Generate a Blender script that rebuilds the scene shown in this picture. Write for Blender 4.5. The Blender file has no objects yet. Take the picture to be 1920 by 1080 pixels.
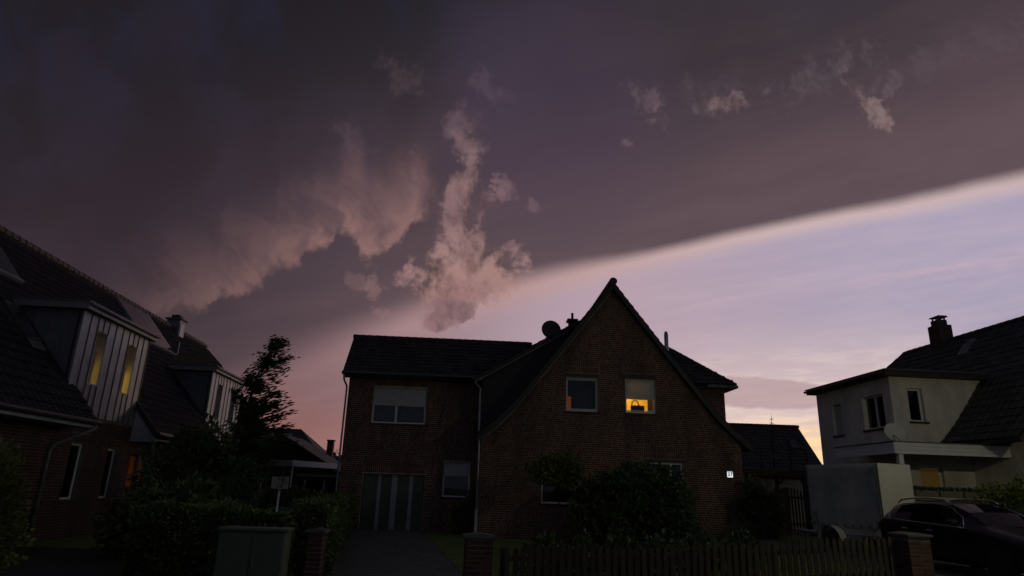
import bpy, bmesh, math, random
from mathutils import Vector, Matrix
random.seed(7)
sc = bpy.context.scene
col = sc.collection

# ------------------------------------------------------------------ camera
PITCH, ROLL, FPX, EYE = math.radians(17.1), math.radians(1.87), 1227.0, 1.75
fw = Vector((0, math.cos(PITCH), math.sin(PITCH)))
r0 = Vector((1, 0, 0)); u0 = Vector((0, -math.sin(PITCH), math.cos(PITCH)))
rt = r0*math.cos(ROLL) + u0*math.sin(ROLL); up = -r0*math.sin(ROLL) + u0*math.cos(ROLL)
cd = bpy.data.cameras.new('camera'); cam = bpy.data.objects.new('camera', cd); col.objects.link(cam)
cd.sensor_width = 36; cd.lens = FPX/1920*36; cd.clip_start = 0.1; cd.clip_end = 3000
M = Matrix((rt, up, -fw)).transposed().to_4x4(); M.translation = Vector((0, 0, EYE)); cam.matrix_world = M
sc.camera = cam
sc.render.resolution_x, sc.render.resolution_y = 1024, 576
sc.view_settings.view_transform = 'Standard'; sc.view_settings.look = 'None'
sc.view_settings.exposure = 0.0; sc.view_settings.gamma = 1.0
sc.view_settings.use_curve_mapping = False
sc.render.engine = 'CYCLES'
sc.cycles.use_adaptive_sampling = True; sc.cycles.adaptive_threshold = .02; sc.cycles.adaptive_min_samples = 10
sc.cycles.max_bounces = 6; sc.cycles.diffuse_bounces = 3; sc.cycles.glossy_bounces = 3; sc.cycles.transparent_max_bounces = 12

def ray(x, y):                      # direction seen at a place of the photograph, used to place clouds on the sky sphere
    return (fw + rt*((x-960)/FPX) + up*((540-y)/FPX)).normalized()

def lin(c):
    return tuple(((v/255)/12.92 if v/255 <= .04045 else ((v/255+.055)/1.055)**2.4) for v in c)

# ------------------------------------------------------------------ node helpers
class Nodes:
    def __init__(s, tree): s.t = tree; s.n = tree.nodes; s.l = tree.links
    def new(s, typ, **kw):
        n = s.n.new(typ)
        for k, v in kw.items(): setattr(n, k, v)
        return n
    def put(s, sock, v):
        if isinstance(v, F): s.l.new(v.s, sock)
        elif hasattr(v, 'is_output'): s.l.new(v, sock)
        else: sock.default_value = v
    def math(s, op, a, b=0.0, c=0.0, clamp=False):
        n = s.new('ShaderNodeMath', operation=op, use_clamp=clamp)
        s.put(n.inputs[0], a); s.put(n.inputs[1], b); s.put(n.inputs[2], c)
        return F(s, n.outputs[0])
    def smooth(s, v, a, b, lo=0.0, hi=1.0):
        n = s.new('ShaderNodeMapRange', interpolation_type='SMOOTHSTEP')
        s.put(n.inputs[0], v); n.inputs[1].default_value = a; n.inputs[2].default_value = b
        n.inputs[3].default_value = lo; n.inputs[4].default_value = hi
        return F(s, n.outputs[0])
    def linear(s, v, a, b, lo=0.0, hi=1.0):
        n = s.new('ShaderNodeMapRange')
        s.put(n.inputs[0], v); n.inputs[1].default_value = a; n.inputs[2].default_value = b
        n.inputs[3].default_value = lo; n.inputs[4].default_value = hi
        return F(s, n.outputs[0])
    def dot(s, vec, c):
        n = s.new('ShaderNodeVectorMath', operation='DOT_PRODUCT'); s.put(n.inputs[0], vec)
        n.inputs[1].default_value = c
        return F(s, n.outputs['Value'])
    def vec(s, x, y, z=0.0):
        n = s.new('ShaderNodeCombineXYZ'); s.put(n.inputs[0], x); s.put(n.inputs[1], y); s.put(n.inputs[2], z)
        return n.outputs[0]
    def noise(s, vec, scale, detail=4, rough=.55, dist=0.0, out=0, dims='2D'):
        n = s.new('ShaderNodeTexNoise', noise_dimensions=dims); s.put(n.inputs['Vector'], vec); n.inputs['Scale'].default_value = scale
        n.inputs['Detail'].default_value = detail; n.inputs['Roughness'].default_value = rough
        n.inputs['Distortion'].default_value = dist
        return F(s, n.outputs[0]) if out == 0 else n.outputs[1]
    def mix(s, f, a, b, blend='MIX'):
        n = s.new('ShaderNodeMix', data_type='RGBA', blend_type=blend)
        s.put(n.inputs[0], f)
        for k, v in ((6, a), (7, b)):
            if isinstance(v, tuple): v = (*v[:3], 1)
            s.put(n.inputs[k], v)
        return n.outputs[2]
class F:
    def __init__(s, N_, sock): s.N = N_; s.s = sock
    def __add__(s, o): return s.N.math('ADD', s, o)
    __radd__ = __add__
    def __sub__(s, o): return s.N.math('SUBTRACT', s, o)
    def __rsub__(s, o): return s.N.math('SUBTRACT', o, s)
    def __mul__(s, o): return s.N.math('MULTIPLY', s, o)
    __rmul__ = __mul__
    def __truediv__(s, o): return s.N.math('DIVIDE', s, o)
    def max(s, o): return s.N.math('MAXIMUM', s, o)
    def min(s, o): return s.N.math('MINIMUM', s, o)
    def pow(s, o): return s.N.math('POWER', s, o)
    def clamp(s): return s.N.math('ADD', s, 0.0, clamp=True)

# ------------------------------------------------------------------ sky: storm cloud over a clear dusk band
SUN_AZ, SUN_EL = 24.5, 1.2
def build_world():
    w = bpy.data.worlds.new('World'); sc.world = w; w.use_nodes = True
    n = Nodes(w.node_tree)
    bg = n.n['Background']
    tc = n.new('ShaderNodeTexCoord'); D = tc.outputs['Generated']
    sep = n.new('ShaderNodeSeparateXYZ'); n.l.new(D, sep.inputs[0])
    dx, dy, dz = (F(n, sep.outputs[i]) for i in range(3))
    dyc = dy.max(0.15)
    u, v = dx/dyc, dz/dyc
    front = n.smooth(dy, .2, .4)
    uv = n.vec(u, v)
    def UV(x, y): d = ray(x, y); return Vector((d.x/d.y, d.z/d.y))
    # fractal fields fixed on the sky sphere
    warp = n.noise(uv, 6.0, 2, .6, out=1)
    wsep = n.new('ShaderNodeSeparateColor'); n.l.new(warp, wsep.inputs[0])
    wx, wy = F(n, wsep.outputs[0]) - .5, F(n, wsep.outputs[1]) - .5
    warp2 = n.noise(uv, 34.0, 3, .65, out=1)
    wsep2 = n.new('ShaderNodeSeparateColor'); n.l.new(warp2, wsep2.inputs[0])
    wx2, wy2 = F(n, wsep2.outputs[0]) - .5, F(n, wsep2.outputs[1]) - .5
    fbm = n.noise(n.vec(u*1.15 + wx*.05, v*.80 + wy*.05), 21.0, 7, .60)
    fine = n.noise(uv, 75.0, 4, .6)
    soft = n.noise(n.vec(u*1.0 + wx*.12, v*.75 + wy*.12), 4.5, 4, .5)

    # --- the shelf edge, a straight line across the sky
    A, B = ray(1900, 332), ray(960, 532)
    nn = A.cross(B).normalized()
    if nn.z < 0: nn = -nn
    sdist = n.dot(D, tuple(nn))
    side = dx/((dx*dx + dy*dy).pow(.5).max(.05))          # sine of azimuth: -1 left .. 1 right
    edge = sdist + (n.noise(n.vec(u, v), 3.0, 3, .5) - .5)*.012 + (fbm - .5)*.0018 + (side - .02).min(0.0)*(side - .02).min(0.0)*.36
    wid = n.linear(side, -.35, .22, .046, .0125)
    cloud = n.smooth(edge/wid, -.65, 1.05)

    # --- clear band colours
    c_left = n.mix(n.smooth(dz, .02, .17), lin((146, 98, 92)), lin((122, 93, 98)))
    c_mid = n.mix(n.smooth(dz, .05, .27), lin((195, 169, 173)), lin((180, 157, 169)))
    c_right = n.mix(n.smooth(dz, .05, .36), lin((161, 156, 178)), lin((173, 162, 184)))
    clear = n.mix(n.smooth(side, -.34, .16), c_left, c_mid)
    clear = n.mix(n.smooth(side, .10, .62), clear, c_right)
    streak_t = n.noise(n.vec(u*1.1 + wx*.10, v*9.0 - u*1.8), 3.4, 5, .62)
    streak_f = n.noise(n.vec(u*2.0 + wx2*.02 + wx*.1, v*13.0 - u*1.0), 4.5, 6, .64)
    right = n.smooth(side, .05, .38)
    clear = n.mix(n.smooth(streak_t, .42, .72)*(.13*right + .04), clear, lin((208, 184, 195)))
    clear = n.mix(n.smooth(streak_t, .52, .28)*(.16*right), clear, lin((150, 143, 171)))
    # thin bright line of cirrus across the band
    pA, pB = UV(1230, 597), UV(1920, 478)
    tl = (pB-pA).normalized(); ln = Vector((-tl.y, tl.x))
    dl = n.dot(n.vec(u, v, 1.0), (ln.x, ln.y, -ln.dot(pA))) + wy*.035 + (fbm-.5)*.012
    al = n.dot(n.vec(u, v, 1.0), (tl.x, tl.y, -tl.dot(pA)))
    line = n.smooth(n.math('ABSOLUTE', dl), .022, 0.0)*n.smooth(al, -.03, .12)*(.35 + .65*n.smooth(streak_t, .35, .65))
    clear = n.mix(line*front*.34, clear, lin((212, 180, 190)))
    # low cloudlets and afterglow by the set sun
    glowdir = ray(1525, 795)
    g = n.dot(D, tuple(glowdir))
    low = n.smooth(dz, .23, .11)
    clear = n.mix(n.smooth(streak_f, .44, .64)*low*right*.72, clear, lin((236, 216, 206)))
    clear = n.mix(n.smooth(streak_f, .50, .34)*low*right*.45, clear, lin((158, 145, 168)))
    clear = n.mix(n.smooth(g, .962, .997)*n.smooth(dz, .27, .10)*.62, clear, lin((232, 208, 198)))
    # lens of dusky cloud low on the right
    lc, lr, lt = UV(1425, 738), UV(1610, 748), UV(1425, 708)
    e1, e2 = lr-lc, lt-lc; det = e1.x*e2.y - e1.y*e2.x
    def affine(c, e1, e2, U_, V_):
        det = e1.x*e2.y - e1.y*e2.x
        m = ((e2.y/det, -e2.x/det), (-e1.y/det, e1.x/det))
        vec = n.vec(U_, V_, 1.0)
        return (n.dot(vec, (m[0][0], m[0][1], -(m[0][0]*c.x + m[0][1]*c.y))),
                n.dot(vec, (m[1][0], m[1][1], -(m[1][0]*c.x + m[1][1]*c.y))))
    p, q = affine(lc, e1, e2, u + wx*.02, v + (fbm-.5)*.008 + wy*.006)
    lens = n.smooth((p*p + q*q).pow(.5), 1.05, .82)*front
    clear = n.mix(lens*.8, clear, lin((178, 152, 158)))
    glow = n.smooth(g, .990, .9996)*n.smooth(dz, .115, .070)
    clear = n.mix((glow*(.55 + .8*n.smooth(streak_f, .36, .62))).clamp(), clear, lin((255, 219, 168)))
    # --- lit rim right under the shelf
    rim = n.smooth(edge/wid, -2.2, -.35)*n.smooth(side, -.40, .02)
    rimc = n.mix(n.smooth(side, -.1, .45), lin((182, 143, 141)), lin((208, 181, 175)))
    clear = n.mix(rim*n.linear(side, -.3, .5, .80, .70), clear, rimc)

    # --- storm cloud base
    h = sdist - .16*side
    folds = n.noise(n.vec(u*1.3 + wx*.15, sdist*9.0 + wy*.25), 2.2, 5, .55)          # drawn out along the shelf
    base = n.mix(n.smooth(h, -.06, .36), lin((96, 79, 85)), lin((66, 53, 61)))
    base = n.mix(n.smooth(dz, .40, .62)*.8, base, lin((54, 49, 55)))
    base = n.mix(n.smooth(h, .24, .56), base, lin((25, 26, 32)))
    base = n.mix(n.smooth(side, -.18, -.55)*.6, base, lin((38, 32, 38)))
    base = n.mix(n.smooth(soft, .40, .66)*n.smooth(h, .02, .3)*.16, base, lin((60, 54, 76)))
    base = n.mix(n.smooth(soft, .52, .30)*n.smooth(h, .02, .3)*.22, base, lin((44, 36, 42)))
    base = n.mix(n.smooth(folds, .40, .68)*n.smooth(h, .40, .05)*.10, base, lin((112, 92, 95)))
    base = n.mix(n.smooth(folds, .54, .30)*n.smooth(h, .40, .05)*.12, base, lin((70, 58, 68)))
    streaks = n.noise(n.vec(u*3.2 + v*1.6 + wx*.2, v*1.1 + wy*.2), 4.0, 5, .55)
    base = n.mix(n.smooth(streaks, .44, .78)*n.smooth(h, .30, .62)*.42, base, lin((34, 41, 64)))
    purple = n.smooth(n.dot(D, tuple(ray(1040, 210))), .975, .998)
    base = n.mix(purple*.30, base, lin((80, 65, 88)))

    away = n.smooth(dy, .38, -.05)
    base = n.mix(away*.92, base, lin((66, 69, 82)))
    # --- torn scud hanging below the base
    uw, vw = u + wx*.030 + wx2*.022, v + wy*.030 + wy2*.022
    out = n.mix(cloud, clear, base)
    # long ragged bank on the left: lower border follows a curve
    border = [(150, 650), (292, 594), (383, 580), (398, 553), (446, 551), (494, 533), (502, 508), (562, 496), (577, 470), (616, 461), (630, 438), (658, 438),
              (677, 478), (704, 473), (757, 446), (771, 422), (800, 412), (816, 350)]
    pts = [UV(*b) for b in border]
    u_lo, u_hi = pts[0].x, pts[-1].x; v_lo, v_hi = .12, .66
    fc = n.new('ShaderNodeFloatCurve'); cu = fc.mapping.curves[0]
    k = [((p.x-u_lo)/(u_hi-u_lo), (p.y-v_lo)/(v_hi-v_lo)) for p in pts]
    cu.points[0].location = (max(0, k[0][0]), k[0][1]); cu.points[1].location = (1.0, k[-1][1])
    for a_, b_ in k[1:-1]: cu.points.new(a_, b_)
    for pt_ in cu.points: pt_.handle_type = 'VECTOR'
    fc.mapping.update()
    ub, vb_ = u + wx*.020 + wx2*.026, v + wy*.020 + wy2*.022
    n.put(fc.inputs['Value'], n.linear(ub, u_lo, u_hi))
    bv = n.linear(F(n, fc.outputs[0]), 0, 1, v_lo, v_hi)
    hb = vb_ - bv + (fbm - .5)*.038 + (fine - .5)*.022 + .006
    ends = n.smooth(u, u_lo - .06, u_lo + .16)*n.smooth(uw, u_hi + .004, u_hi - .04)
    streak2 = n.noise(n.vec(u*2.4 + v*2.2 + wx*.25, v*1.2 - u*.5 + wy*.25), 5.0, 6, .55)
    inner = n.smooth(streak2, .30, .66)
    bank = n.smooth(hb, -.006, .020)*n.smooth(hb, .20, .008)*ends*front*(.34 + .66*inner)
    lum = n.smooth(u, u_lo, u_hi - .03)
    bankc = n.mix(lum, lin((82, 65, 69)), lin((132, 101, 101)))
    out = n.mix(bank*.92, out, bankc)
    glowb = n.smooth(hb, .0, .02)*n.smooth(hb, .085, .012)*ends*front*n.smooth(fbm, .36, .62)
    out = n.mix(glowb*.62, out, n.mix(lum, lin((94, 73, 75)), lin((154, 116, 110))))
    # single wisps: centre, end of long axis, end of short axis, strength, colour, raggedness, softness
    wisps = []
    spine = [(872, 232, 33, 36, .30, (128, 102, 106)), (882, 275, 25, 36, .44, (136, 108, 111)), (884, 318, 21, 34, .60, (142, 113, 115)), (872, 352, 24, 30, .75, (146, 114, 114)),
             (854, 384, 23, 32, .8, (134, 105, 108)), (853, 418, 31, 34, .85, (136, 106, 109)), (864, 456, 52, 36, .9, (148, 115, 115)), (875, 490, 82, 38, .95, (158, 124, 122)),
             (870, 522, 94, 36, .95, (164, 127, 122)), (850, 552, 74, 30, .9, (158, 121, 119)), (852, 582, 46, 26, .8, (128, 97, 102)), (812, 602, 30, 17, .7, (128, 95, 99))]
    for cx, cy_, rx, ry, st, cl_ in spine: wisps.append(((cx, cy_), (cx+rx*1.2, cy_), (cx, cy_-ry*1.15), st, tuple(x_*.96 for x_ in cl_), .80, .5))
    wisps += [
        ((914, 378), (898, 412), (938, 388), .326, (140, 108, 112), 2.50, .5),
        ((948, 352), (968, 372), (960, 338), .355, (134, 104, 108), 2.38, .5),
        ((964, 461), (980, 465), (966, 453), .326, (148, 114, 116), 2.00, .5),
        ((708, 552), (716, 596), (728, 548), .326, (142, 108, 108), 2.38, .5),
        ((672, 528), (692, 548), (686, 516), .237, (132, 102, 102), 2.38, .6),
        ((790, 352), (806, 410), (812, 345), .370, (122, 96, 102), 1.7, .8),
        ((662, 282), (700, 352), (694, 268), .296, (104, 84, 92), 1.2, .9),
        ((1206, 186), (1250, 214), (1216, 166), .212, (124, 102, 106), 1.8, .6),
        ((1238, 222), (1248, 248), (1258, 214), .201, (128, 106, 108), 1.8, .6),
        ((1368, 190), (1414, 186), (1368, 210), .302, (146, 118, 116), 1.3, .6),
        ((1340, 175), (1440, 180), (1340, 208), .141, (116, 96, 102), 1.6, .8),
        ((1318, 200), (1340, 225), (1336, 188), .226, (126, 104, 106), 2.0, .6),
        ((1638, 210), (1672, 244), (1654, 196), .403, (160, 134, 132), 1.3, .5),
        ((1604, 165), (1624, 196), (1622, 155), .252, (134, 112, 114), 1.8, .6),
        ((1675, 155), (1668, 182), (1690, 156), .252, (116, 100, 106), 1.8, .6),
        ((1560, 138), (1690, 90), (1578, 168), .131, (112, 98, 106), 2.3, .8),
        ((1800, 90), (1930, 40), (1830, 120), .121, (104, 96, 104), 2.3, .8),
        ((1530, 130), (1440, 170), (1545, 155), .131, (110, 96, 104), 2.2, .8),
        ((920, 160), (950, 200), (945, 142), .181, (112, 92, 98), 1.8, .8),
        ((760, 142), (712, 112), (748, 178), .191, (98, 80, 86), 2.0, .8),
        ((1174, 270), (1188, 262), (1180, 280), .277, (124, 102, 106), 1.4, .6),
        ((1346, 330), (1354, 326), (1350, 338), .444, (124, 104, 106), 1.4, .6),
        ((1000, 380), (1006, 392), (1010, 376), .296, (124, 100, 104), 1.75, .6),
    ]
    bigv = .68*(fbm - .5) + .32*(fine - .5)
    uvw = n.vec(uw, vw)
    plain = out
    lit = n.smooth(fbm, .34, .62, .66, 1.12)
    for c, ea, eb, st, colr, rag, sf in wisps:
        cc = UV(*c); e1, e2 = UV(*ea)-cc, UV(*eb)-cc
        mp = n.new('ShaderNodeMapping', vector_type='TEXTURE'); n.l.new(uvw, mp.inputs[0])
        mp.inputs[1].default_value = (cc.x, cc.y, 0); mp.inputs[2].default_value = (0, 0, math.atan2(e1.y, e1.x))
        mp.inputs[3].default_value = (e1.length, e2.length, 1)
        ln_ = n.new('ShaderNodeVectorMath', operation='LENGTH'); n.l.new(mp.outputs[0], ln_.inputs[0])
        r = F(n, ln_.outputs['Value'])
        d = n.math('MULTIPLY_ADD', bigv, rag*2.6, 1.0) - r
        m = n.smooth(d, -.12, sf*1.25, 0, st)*n.smooth(r, 1.7, 1.05)
        out = n.mix(m, out, lin(colr))
    litc = n.new('ShaderNodeCombineColor')
    for i in range(3): n.put(litc.inputs[i], lit)
    diff = n.mix(1.0, out, litc.outputs[0], 'MULTIPLY')
    # the shading only touches what the wisps cover
    cover = n.new('ShaderNodeVectorMath', operation='DISTANCE'); n.l.new(out, cover.inputs[0]); n.l.new(plain, cover.inputs[1])
    out = n.mix(n.smooth(F(n, cover.outputs['Value']), .0, .06), out, diff)
    out = n.mix(front, plain, out)
    # physical sky at dusk adds its blue to the clear part
    st = n.new('ShaderNodeTexSky', sky_type='NISHITA'); st.sun_disc = False
    st.sun_elevation = math.radians(SUN_EL); st.sun_rotation = math.radians(SUN_AZ)
    st.altitude = 20; st.air_density = 1.2; st.dust_density = 2.0
    out = n.mix((1.0 - cloud)*.003, out, st.outputs[0], 'ADD')
    # below the horizon: dark ground haze
    out = n.mix(n.smooth(dz, .0, -.04), out, lin((40, 34, 36)))
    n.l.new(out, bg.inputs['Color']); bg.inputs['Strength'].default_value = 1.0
build_world()
sc.world.cycles.sampling_method = 'MANUAL'; sc.world.cycles.sample_map_resolution = 512

sd = bpy.data.lights.new('sun', 'SUN'); so = bpy.data.objects.new('sun', sd); col.objects.link(so)
sd.energy = 0.12; sd.angle = math.radians(4); sd.color = (1.0, .62, .36)
sdir = Vector((math.sin(math.radians(SUN_AZ))*math.cos(math.radians(SUN_EL)), math.cos(math.radians(SUN_AZ))*math.cos(math.radians(SUN_EL)), math.sin(math.radians(SUN_EL))))
so.rotation_euler = sdir.to_track_quat('Z', 'Y').to_euler(); so.location = sdir*60 + Vector((0, 0, 3))

# ================================================================== helpers
import numpy as np
PI = math.pi
def tag(o, label=None, cat=None, group=None, kind=None):
    if label: o['label'] = label
    if cat: o['category'] = cat
    if group: o['group'] = group
    if kind: o['kind'] = kind
    return o
def empty(name, loc=(0, 0, 0), rz=0.0, label=None, cat=None, group=None):
    o = bpy.data.objects.new(name, None); col.objects.link(o); o.empty_display_size = .2
    o.location = loc; o.rotation_euler = (0, 0, rz)
    return tag(o, label, cat, group)
class MB:
    """collects vertices and faces for ONE mesh"""
    def __init__(s): s.v = []; s.f = []; s.r = []; s.sm = False
    def add(s, vs, fs, rnd=None):
        b = len(s.v); s.v += [tuple(p) for p in vs]; s.f += [tuple(b+i for i in f) for f in fs]
        if rnd is not None: s.r += [rnd]*len(fs)
    def box(s, x0, x1, y0, y1, z0, z1, rnd=None, m=None):
        vs = [(x0, y0, z0), (x1, y0, z0), (x1, y1, z0), (x0, y1, z0), (x0, y0, z1), (x1, y0, z1), (x1, y1, z1), (x0, y1, z1)]
        if m is not None: vs = [m @ Vector(p) for p in vs]
        s.add(vs, [(0, 3, 2, 1), (4, 5, 6, 7), (0, 1, 5, 4), (1, 2, 6, 5), (2, 3, 7, 6), (3, 0, 4, 7)], rnd)
        return s
    def bevbox(s, x0, x1, y0, y1, z0, z1, b, m=None):
        """box with chamfered edges"""
        vs = []; idx = {}
        for ix, X in enumerate((x0, x1)):
            for iy, Y in enumerate((y0, y1)):
                for iz, Z in enumerate((z0, z1)):
                    sx, sy, sz = (b if ix == 0 else -b), (b if iy == 0 else -b), (b if iz == 0 else -b)
                    for k, p in enumerate(((X, Y+sy, Z+sz), (X+sx, Y, Z+sz), (X+sx, Y+sy, Z))):
                        idx[ix, iy, iz, k] = len(vs); vs.append(p)
        fs = []
        for i in (0, 1):
            q = [idx[i, a, c, 0] for a, c in ((0, 0), (1, 0), (1, 1), (0, 1))]; fs.append(q if i else q[::-1])
            q = [idx[a, i, c, 1] for a, c in ((0, 0), (1, 0), (1, 1), (0, 1))]; fs.append(q[::-1] if i else q)
            q = [idx[a, c, i, 2] for a, c in ((0, 0), (1, 0), (1, 1), (0, 1))]; fs.append(q if i else q[::-1])
        for a in (0, 1):
            for c in (0, 1):
                fs.append([idx[0, a, c, 1], idx[1, a, c, 1], idx[1, a, c, 2], idx[0, a, c, 2]])
                fs.append([idx[a, 0, c, 0], idx[a, 1, c, 0], idx[a, 1, c, 2], idx[a, 0, c, 2]])
                fs.append([idx[a, c, 0, 0], idx[a, c, 1, 0], idx[a, c, 1, 1], idx[a, c, 0, 1]])
                for d in (0, 1):
                    fs.append([idx[a, c, d, k] for k in range(3)])
        if m is not None: vs = [m @ Vector(p) for p in vs]
        s.add(vs, fs); return s
    def prism(s, poly, axis, d0, d1):
        """poly of 2D points extruded along an axis: 'y' uses (x,z), 'x' uses (y,z), 'z' uses (x,y)"""
        def P(a, b, d): return {'y': (a, d, b), 'x': (d, a, b), 'z': (a, b, d)}[axis]
        k = len(poly)
        vs = [P(a, b, d0) for a, b in poly] + [P(a, b, d1) for a, b in poly]
        s.add(vs, [tuple(range(k))[::-1], tuple(range(k, 2*k))] + [(i, (i+1) % k, k+(i+1) % k, k+i) for i in range(k)])
        return s
    def tube(s, pts, r, seg=8, cap=True):
        pts = [Vector(p) for p in pts]; rs = r if isinstance(r, (list, tuple)) else [r]*len(pts)
        b = len(s.v); prev = None
        for i, p in enumerate(pts):
            t = (pts[min(i+1, len(pts)-1)] - pts[max(i-1, 0)]).normalized()
            if prev is None:
                a = t.orthogonal().normalized()
            else:
                a = (prev - t*prev.dot(t)); a = a.normalized() if a.length > 1e-6 else t.orthogonal().normalized()
            prev = a; c = t.cross(a)
            for k in range(seg):
                an = 2*PI*k/seg; s.v.append(tuple(p + (a*math.cos(an) + c*math.sin(an))*rs[i]))
        nf = len(s.f)
        for i in range(len(pts)-1):
            for k in range(seg):
                s.f.append((b+i*seg+k, b+i*seg+(k+1) % seg, b+(i+1)*seg+(k+1) % seg, b+(i+1)*seg+k))
        if cap:
            s.f.append(tuple(b+k for k in range(seg))[::-1]); s.f.append(tuple(b+(len(pts)-1)*seg+k for k in range(seg)))
        return s
    def lathe(s, prof, seg=16, m=None):
        b = len(s.v)
        for r, z in prof:
            for k in range(seg):
                p = Vector((r*math.cos(2*PI*k/seg), r*math.sin(2*PI*k/seg), z))
                s.v.append(tuple(m @ p if m is not None else p))
        for i in range(len(prof)-1):
            for k in range(seg):
                s.f.append((b+i*seg+k, b+i*seg+(k+1) % seg, b+(i+1)*seg+(k+1) % seg, b+(i+1)*seg+k))
        if prof[0][0] > 1e-4: s.f.append(tuple(b+k for k in range(seg))[::-1])
        if prof[-1][0] > 1e-4: s.f.append(tuple(b+(len(prof)-1)*seg+k for k in range(seg)))
        return s
    def mesh(s, name, mat):
        me = bpy.data.meshes.new(name); me.from_pydata(s.v, [], s.f)
        if s.r and len(s.r) == len(s.f):
            at = me.attributes.new('rnd', 'FLOAT', 'FACE'); at.data.foreach_set('value', np.array(s.r, 'f'))
        if mat: me.materials.append(MAT[mat])
        if s.sm: me.polygons.foreach_set('use_smooth', [True]*len(me.polygons))
        me.update(); return me
    def build(s, name, mat, parent=None, smooth=False, fix=False, **kw):
        s.sm = smooth
        me = s.mesh(name, mat)
        if fix:
            bm = bmesh.new(); bm.from_mesh(me); bmesh.ops.recalc_face_normals(bm, faces=bm.faces); bm.to_mesh(me); bm.free()
        return link(me, name, parent, **kw)
def link(me, name, parent=None, loc=None, mat4=None, **kw):
    o = bpy.data.objects.new(name, me); col.objects.link(o); o.parent = parent
    if mat4 is not None: o.matrix_local = mat4
    elif loc is not None: o.location = loc
    return tag(o, **kw)

# ================================================================== materials (all procedural)
MAT = {}
def mat(name, base, rough=.7, metal=0.0, var=0.0, nscale=8.0, bump=0.0, bscale=40.0, spec=.5, rnd=0.0, base2=None, coat=0.0, stain=0.0):
    m = bpy.data.materials.new(name); m.use_nodes = True; MAT[name] = m
    n = Nodes(m.node_tree); p = n.n['Principled BSDF']
    p.inputs['Roughness'].default_value = rough; p.inputs['Metallic'].default_value = metal
    p.inputs['Specular IOR Level'].default_value = spec; p.inputs['Coat Weight'].default_value = coat
    c = (*base, 1)
    if var or rnd or base2:
        tc = n.new('ShaderNodeTexCoord'); ob = tc.outputs['Object']
        f = n.noise(ob, nscale, 4, .6, dims='3D')
        out = n.mix(n.smooth(f, .3, .7), base, base2 if base2 else tuple(x*(1-var) for x in base))
        if rnd:
            oi = n.new('ShaderNodeObjectInfo'); at = n.new('ShaderNodeAttribute', attribute_name='rnd')
            fr = n.math('FRACT', F(n, oi.outputs['Random']) + F(n, at.outputs['Fac'])*1.0)
            lo = n.math('MULTIPLY_ADD', fr, 2*rnd, 1-rnd)
            cc = n.new('ShaderNodeCombineColor')
            for i in range(3): n.put(cc.inputs[i], lo)
            out = n.mix(1.0, out, cc.outputs[0], 'MULTIPLY')
        if stain:                                                # broad weathering patches and rain streaks, fixed in the world
            gp = n.new('ShaderNodeNewGeometry').outputs['Position']; mp = n.new('ShaderNodeMapping'); n.l.new(gp, mp.inputs[0]); mp.inputs[3].default_value = (1.6, 1.6, .45)
            sf_ = n.smooth(n.noise(mp.outputs[0], .9, 5, .62, dims='3D'), .32, .62, 1-stain, 1+stain*.35)
            cc = n.new('ShaderNodeCombineColor')
            for i in range(3): n.put(cc.inputs[i], sf_)
            out = n.mix(1.0, out, cc.outputs[0], 'MULTIPLY')
        n.l.new(out, p.inputs['Base Color'])
    else: p.inputs['Base Color'].default_value = c
    if bump:
        tc = n.new('ShaderNodeTexCoord')
        b = n.new('ShaderNodeBump'); b.inputs['Strength'].default_value = bump; b.inputs['Distance'].default_value = .02
        n.put(b.inputs['Height'], n.noise(tc.outputs['Object'], bscale, 5, .6, dims='3D'))
        n.l.new(b.outputs[0], p.inputs['Normal'])
    return m
def emit(name, colr, strength, base=(.02, .02, .02)):
    m = bpy.data.materials.new(name); m.use_nodes = True; MAT[name] = m
    p = m.node_tree.nodes['Principled BSDF']; p.inputs['Base Color'].default_value = (*base, 1)
    p.inputs['Emission Color'].default_value = (*colr, 1); p.inputs['Emission Strength'].default_value = strength
def glassmat(name, tint=(.9, .92, .95), refl=1.0, rough=.02):
    """thin pane: mostly see-through, mirror-like at grazing angles (Fresnel)"""
    m = bpy.data.materials.new(name); m.use_nodes = True; MAT[name] = m
    n = Nodes(m.node_tree); n.n.remove(n.n['Principled BSDF'])
    out = n.n['Material Output']
    tr = n.new('ShaderNodeBsdfTransparent'); tr.inputs[0].default_value = (*tint, 1)
    gl = n.new('ShaderNodeBsdfGlossy'); gl.inputs['Roughness'].default_value = rough; gl.inputs[0].default_value = (refl, refl, refl, 1)
    lw = n.new('ShaderNodeLayerWeight'); lw.inputs[0].default_value = .5          # Schlick's law from the facing angle, alike on both sides
    mx = n.new('ShaderNodeMixShader'); n.put(mx.inputs[0], n.math('MULTIPLY_ADD', F(n, lw.outputs['Facing']).pow(5.0), .95, .045))
    n.l.new(tr.outputs[0], mx.inputs[1]); n.l.new(gl.outputs[0], mx.inputs[2]); n.l.new(mx.outputs[0], out.inputs[0])

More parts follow.
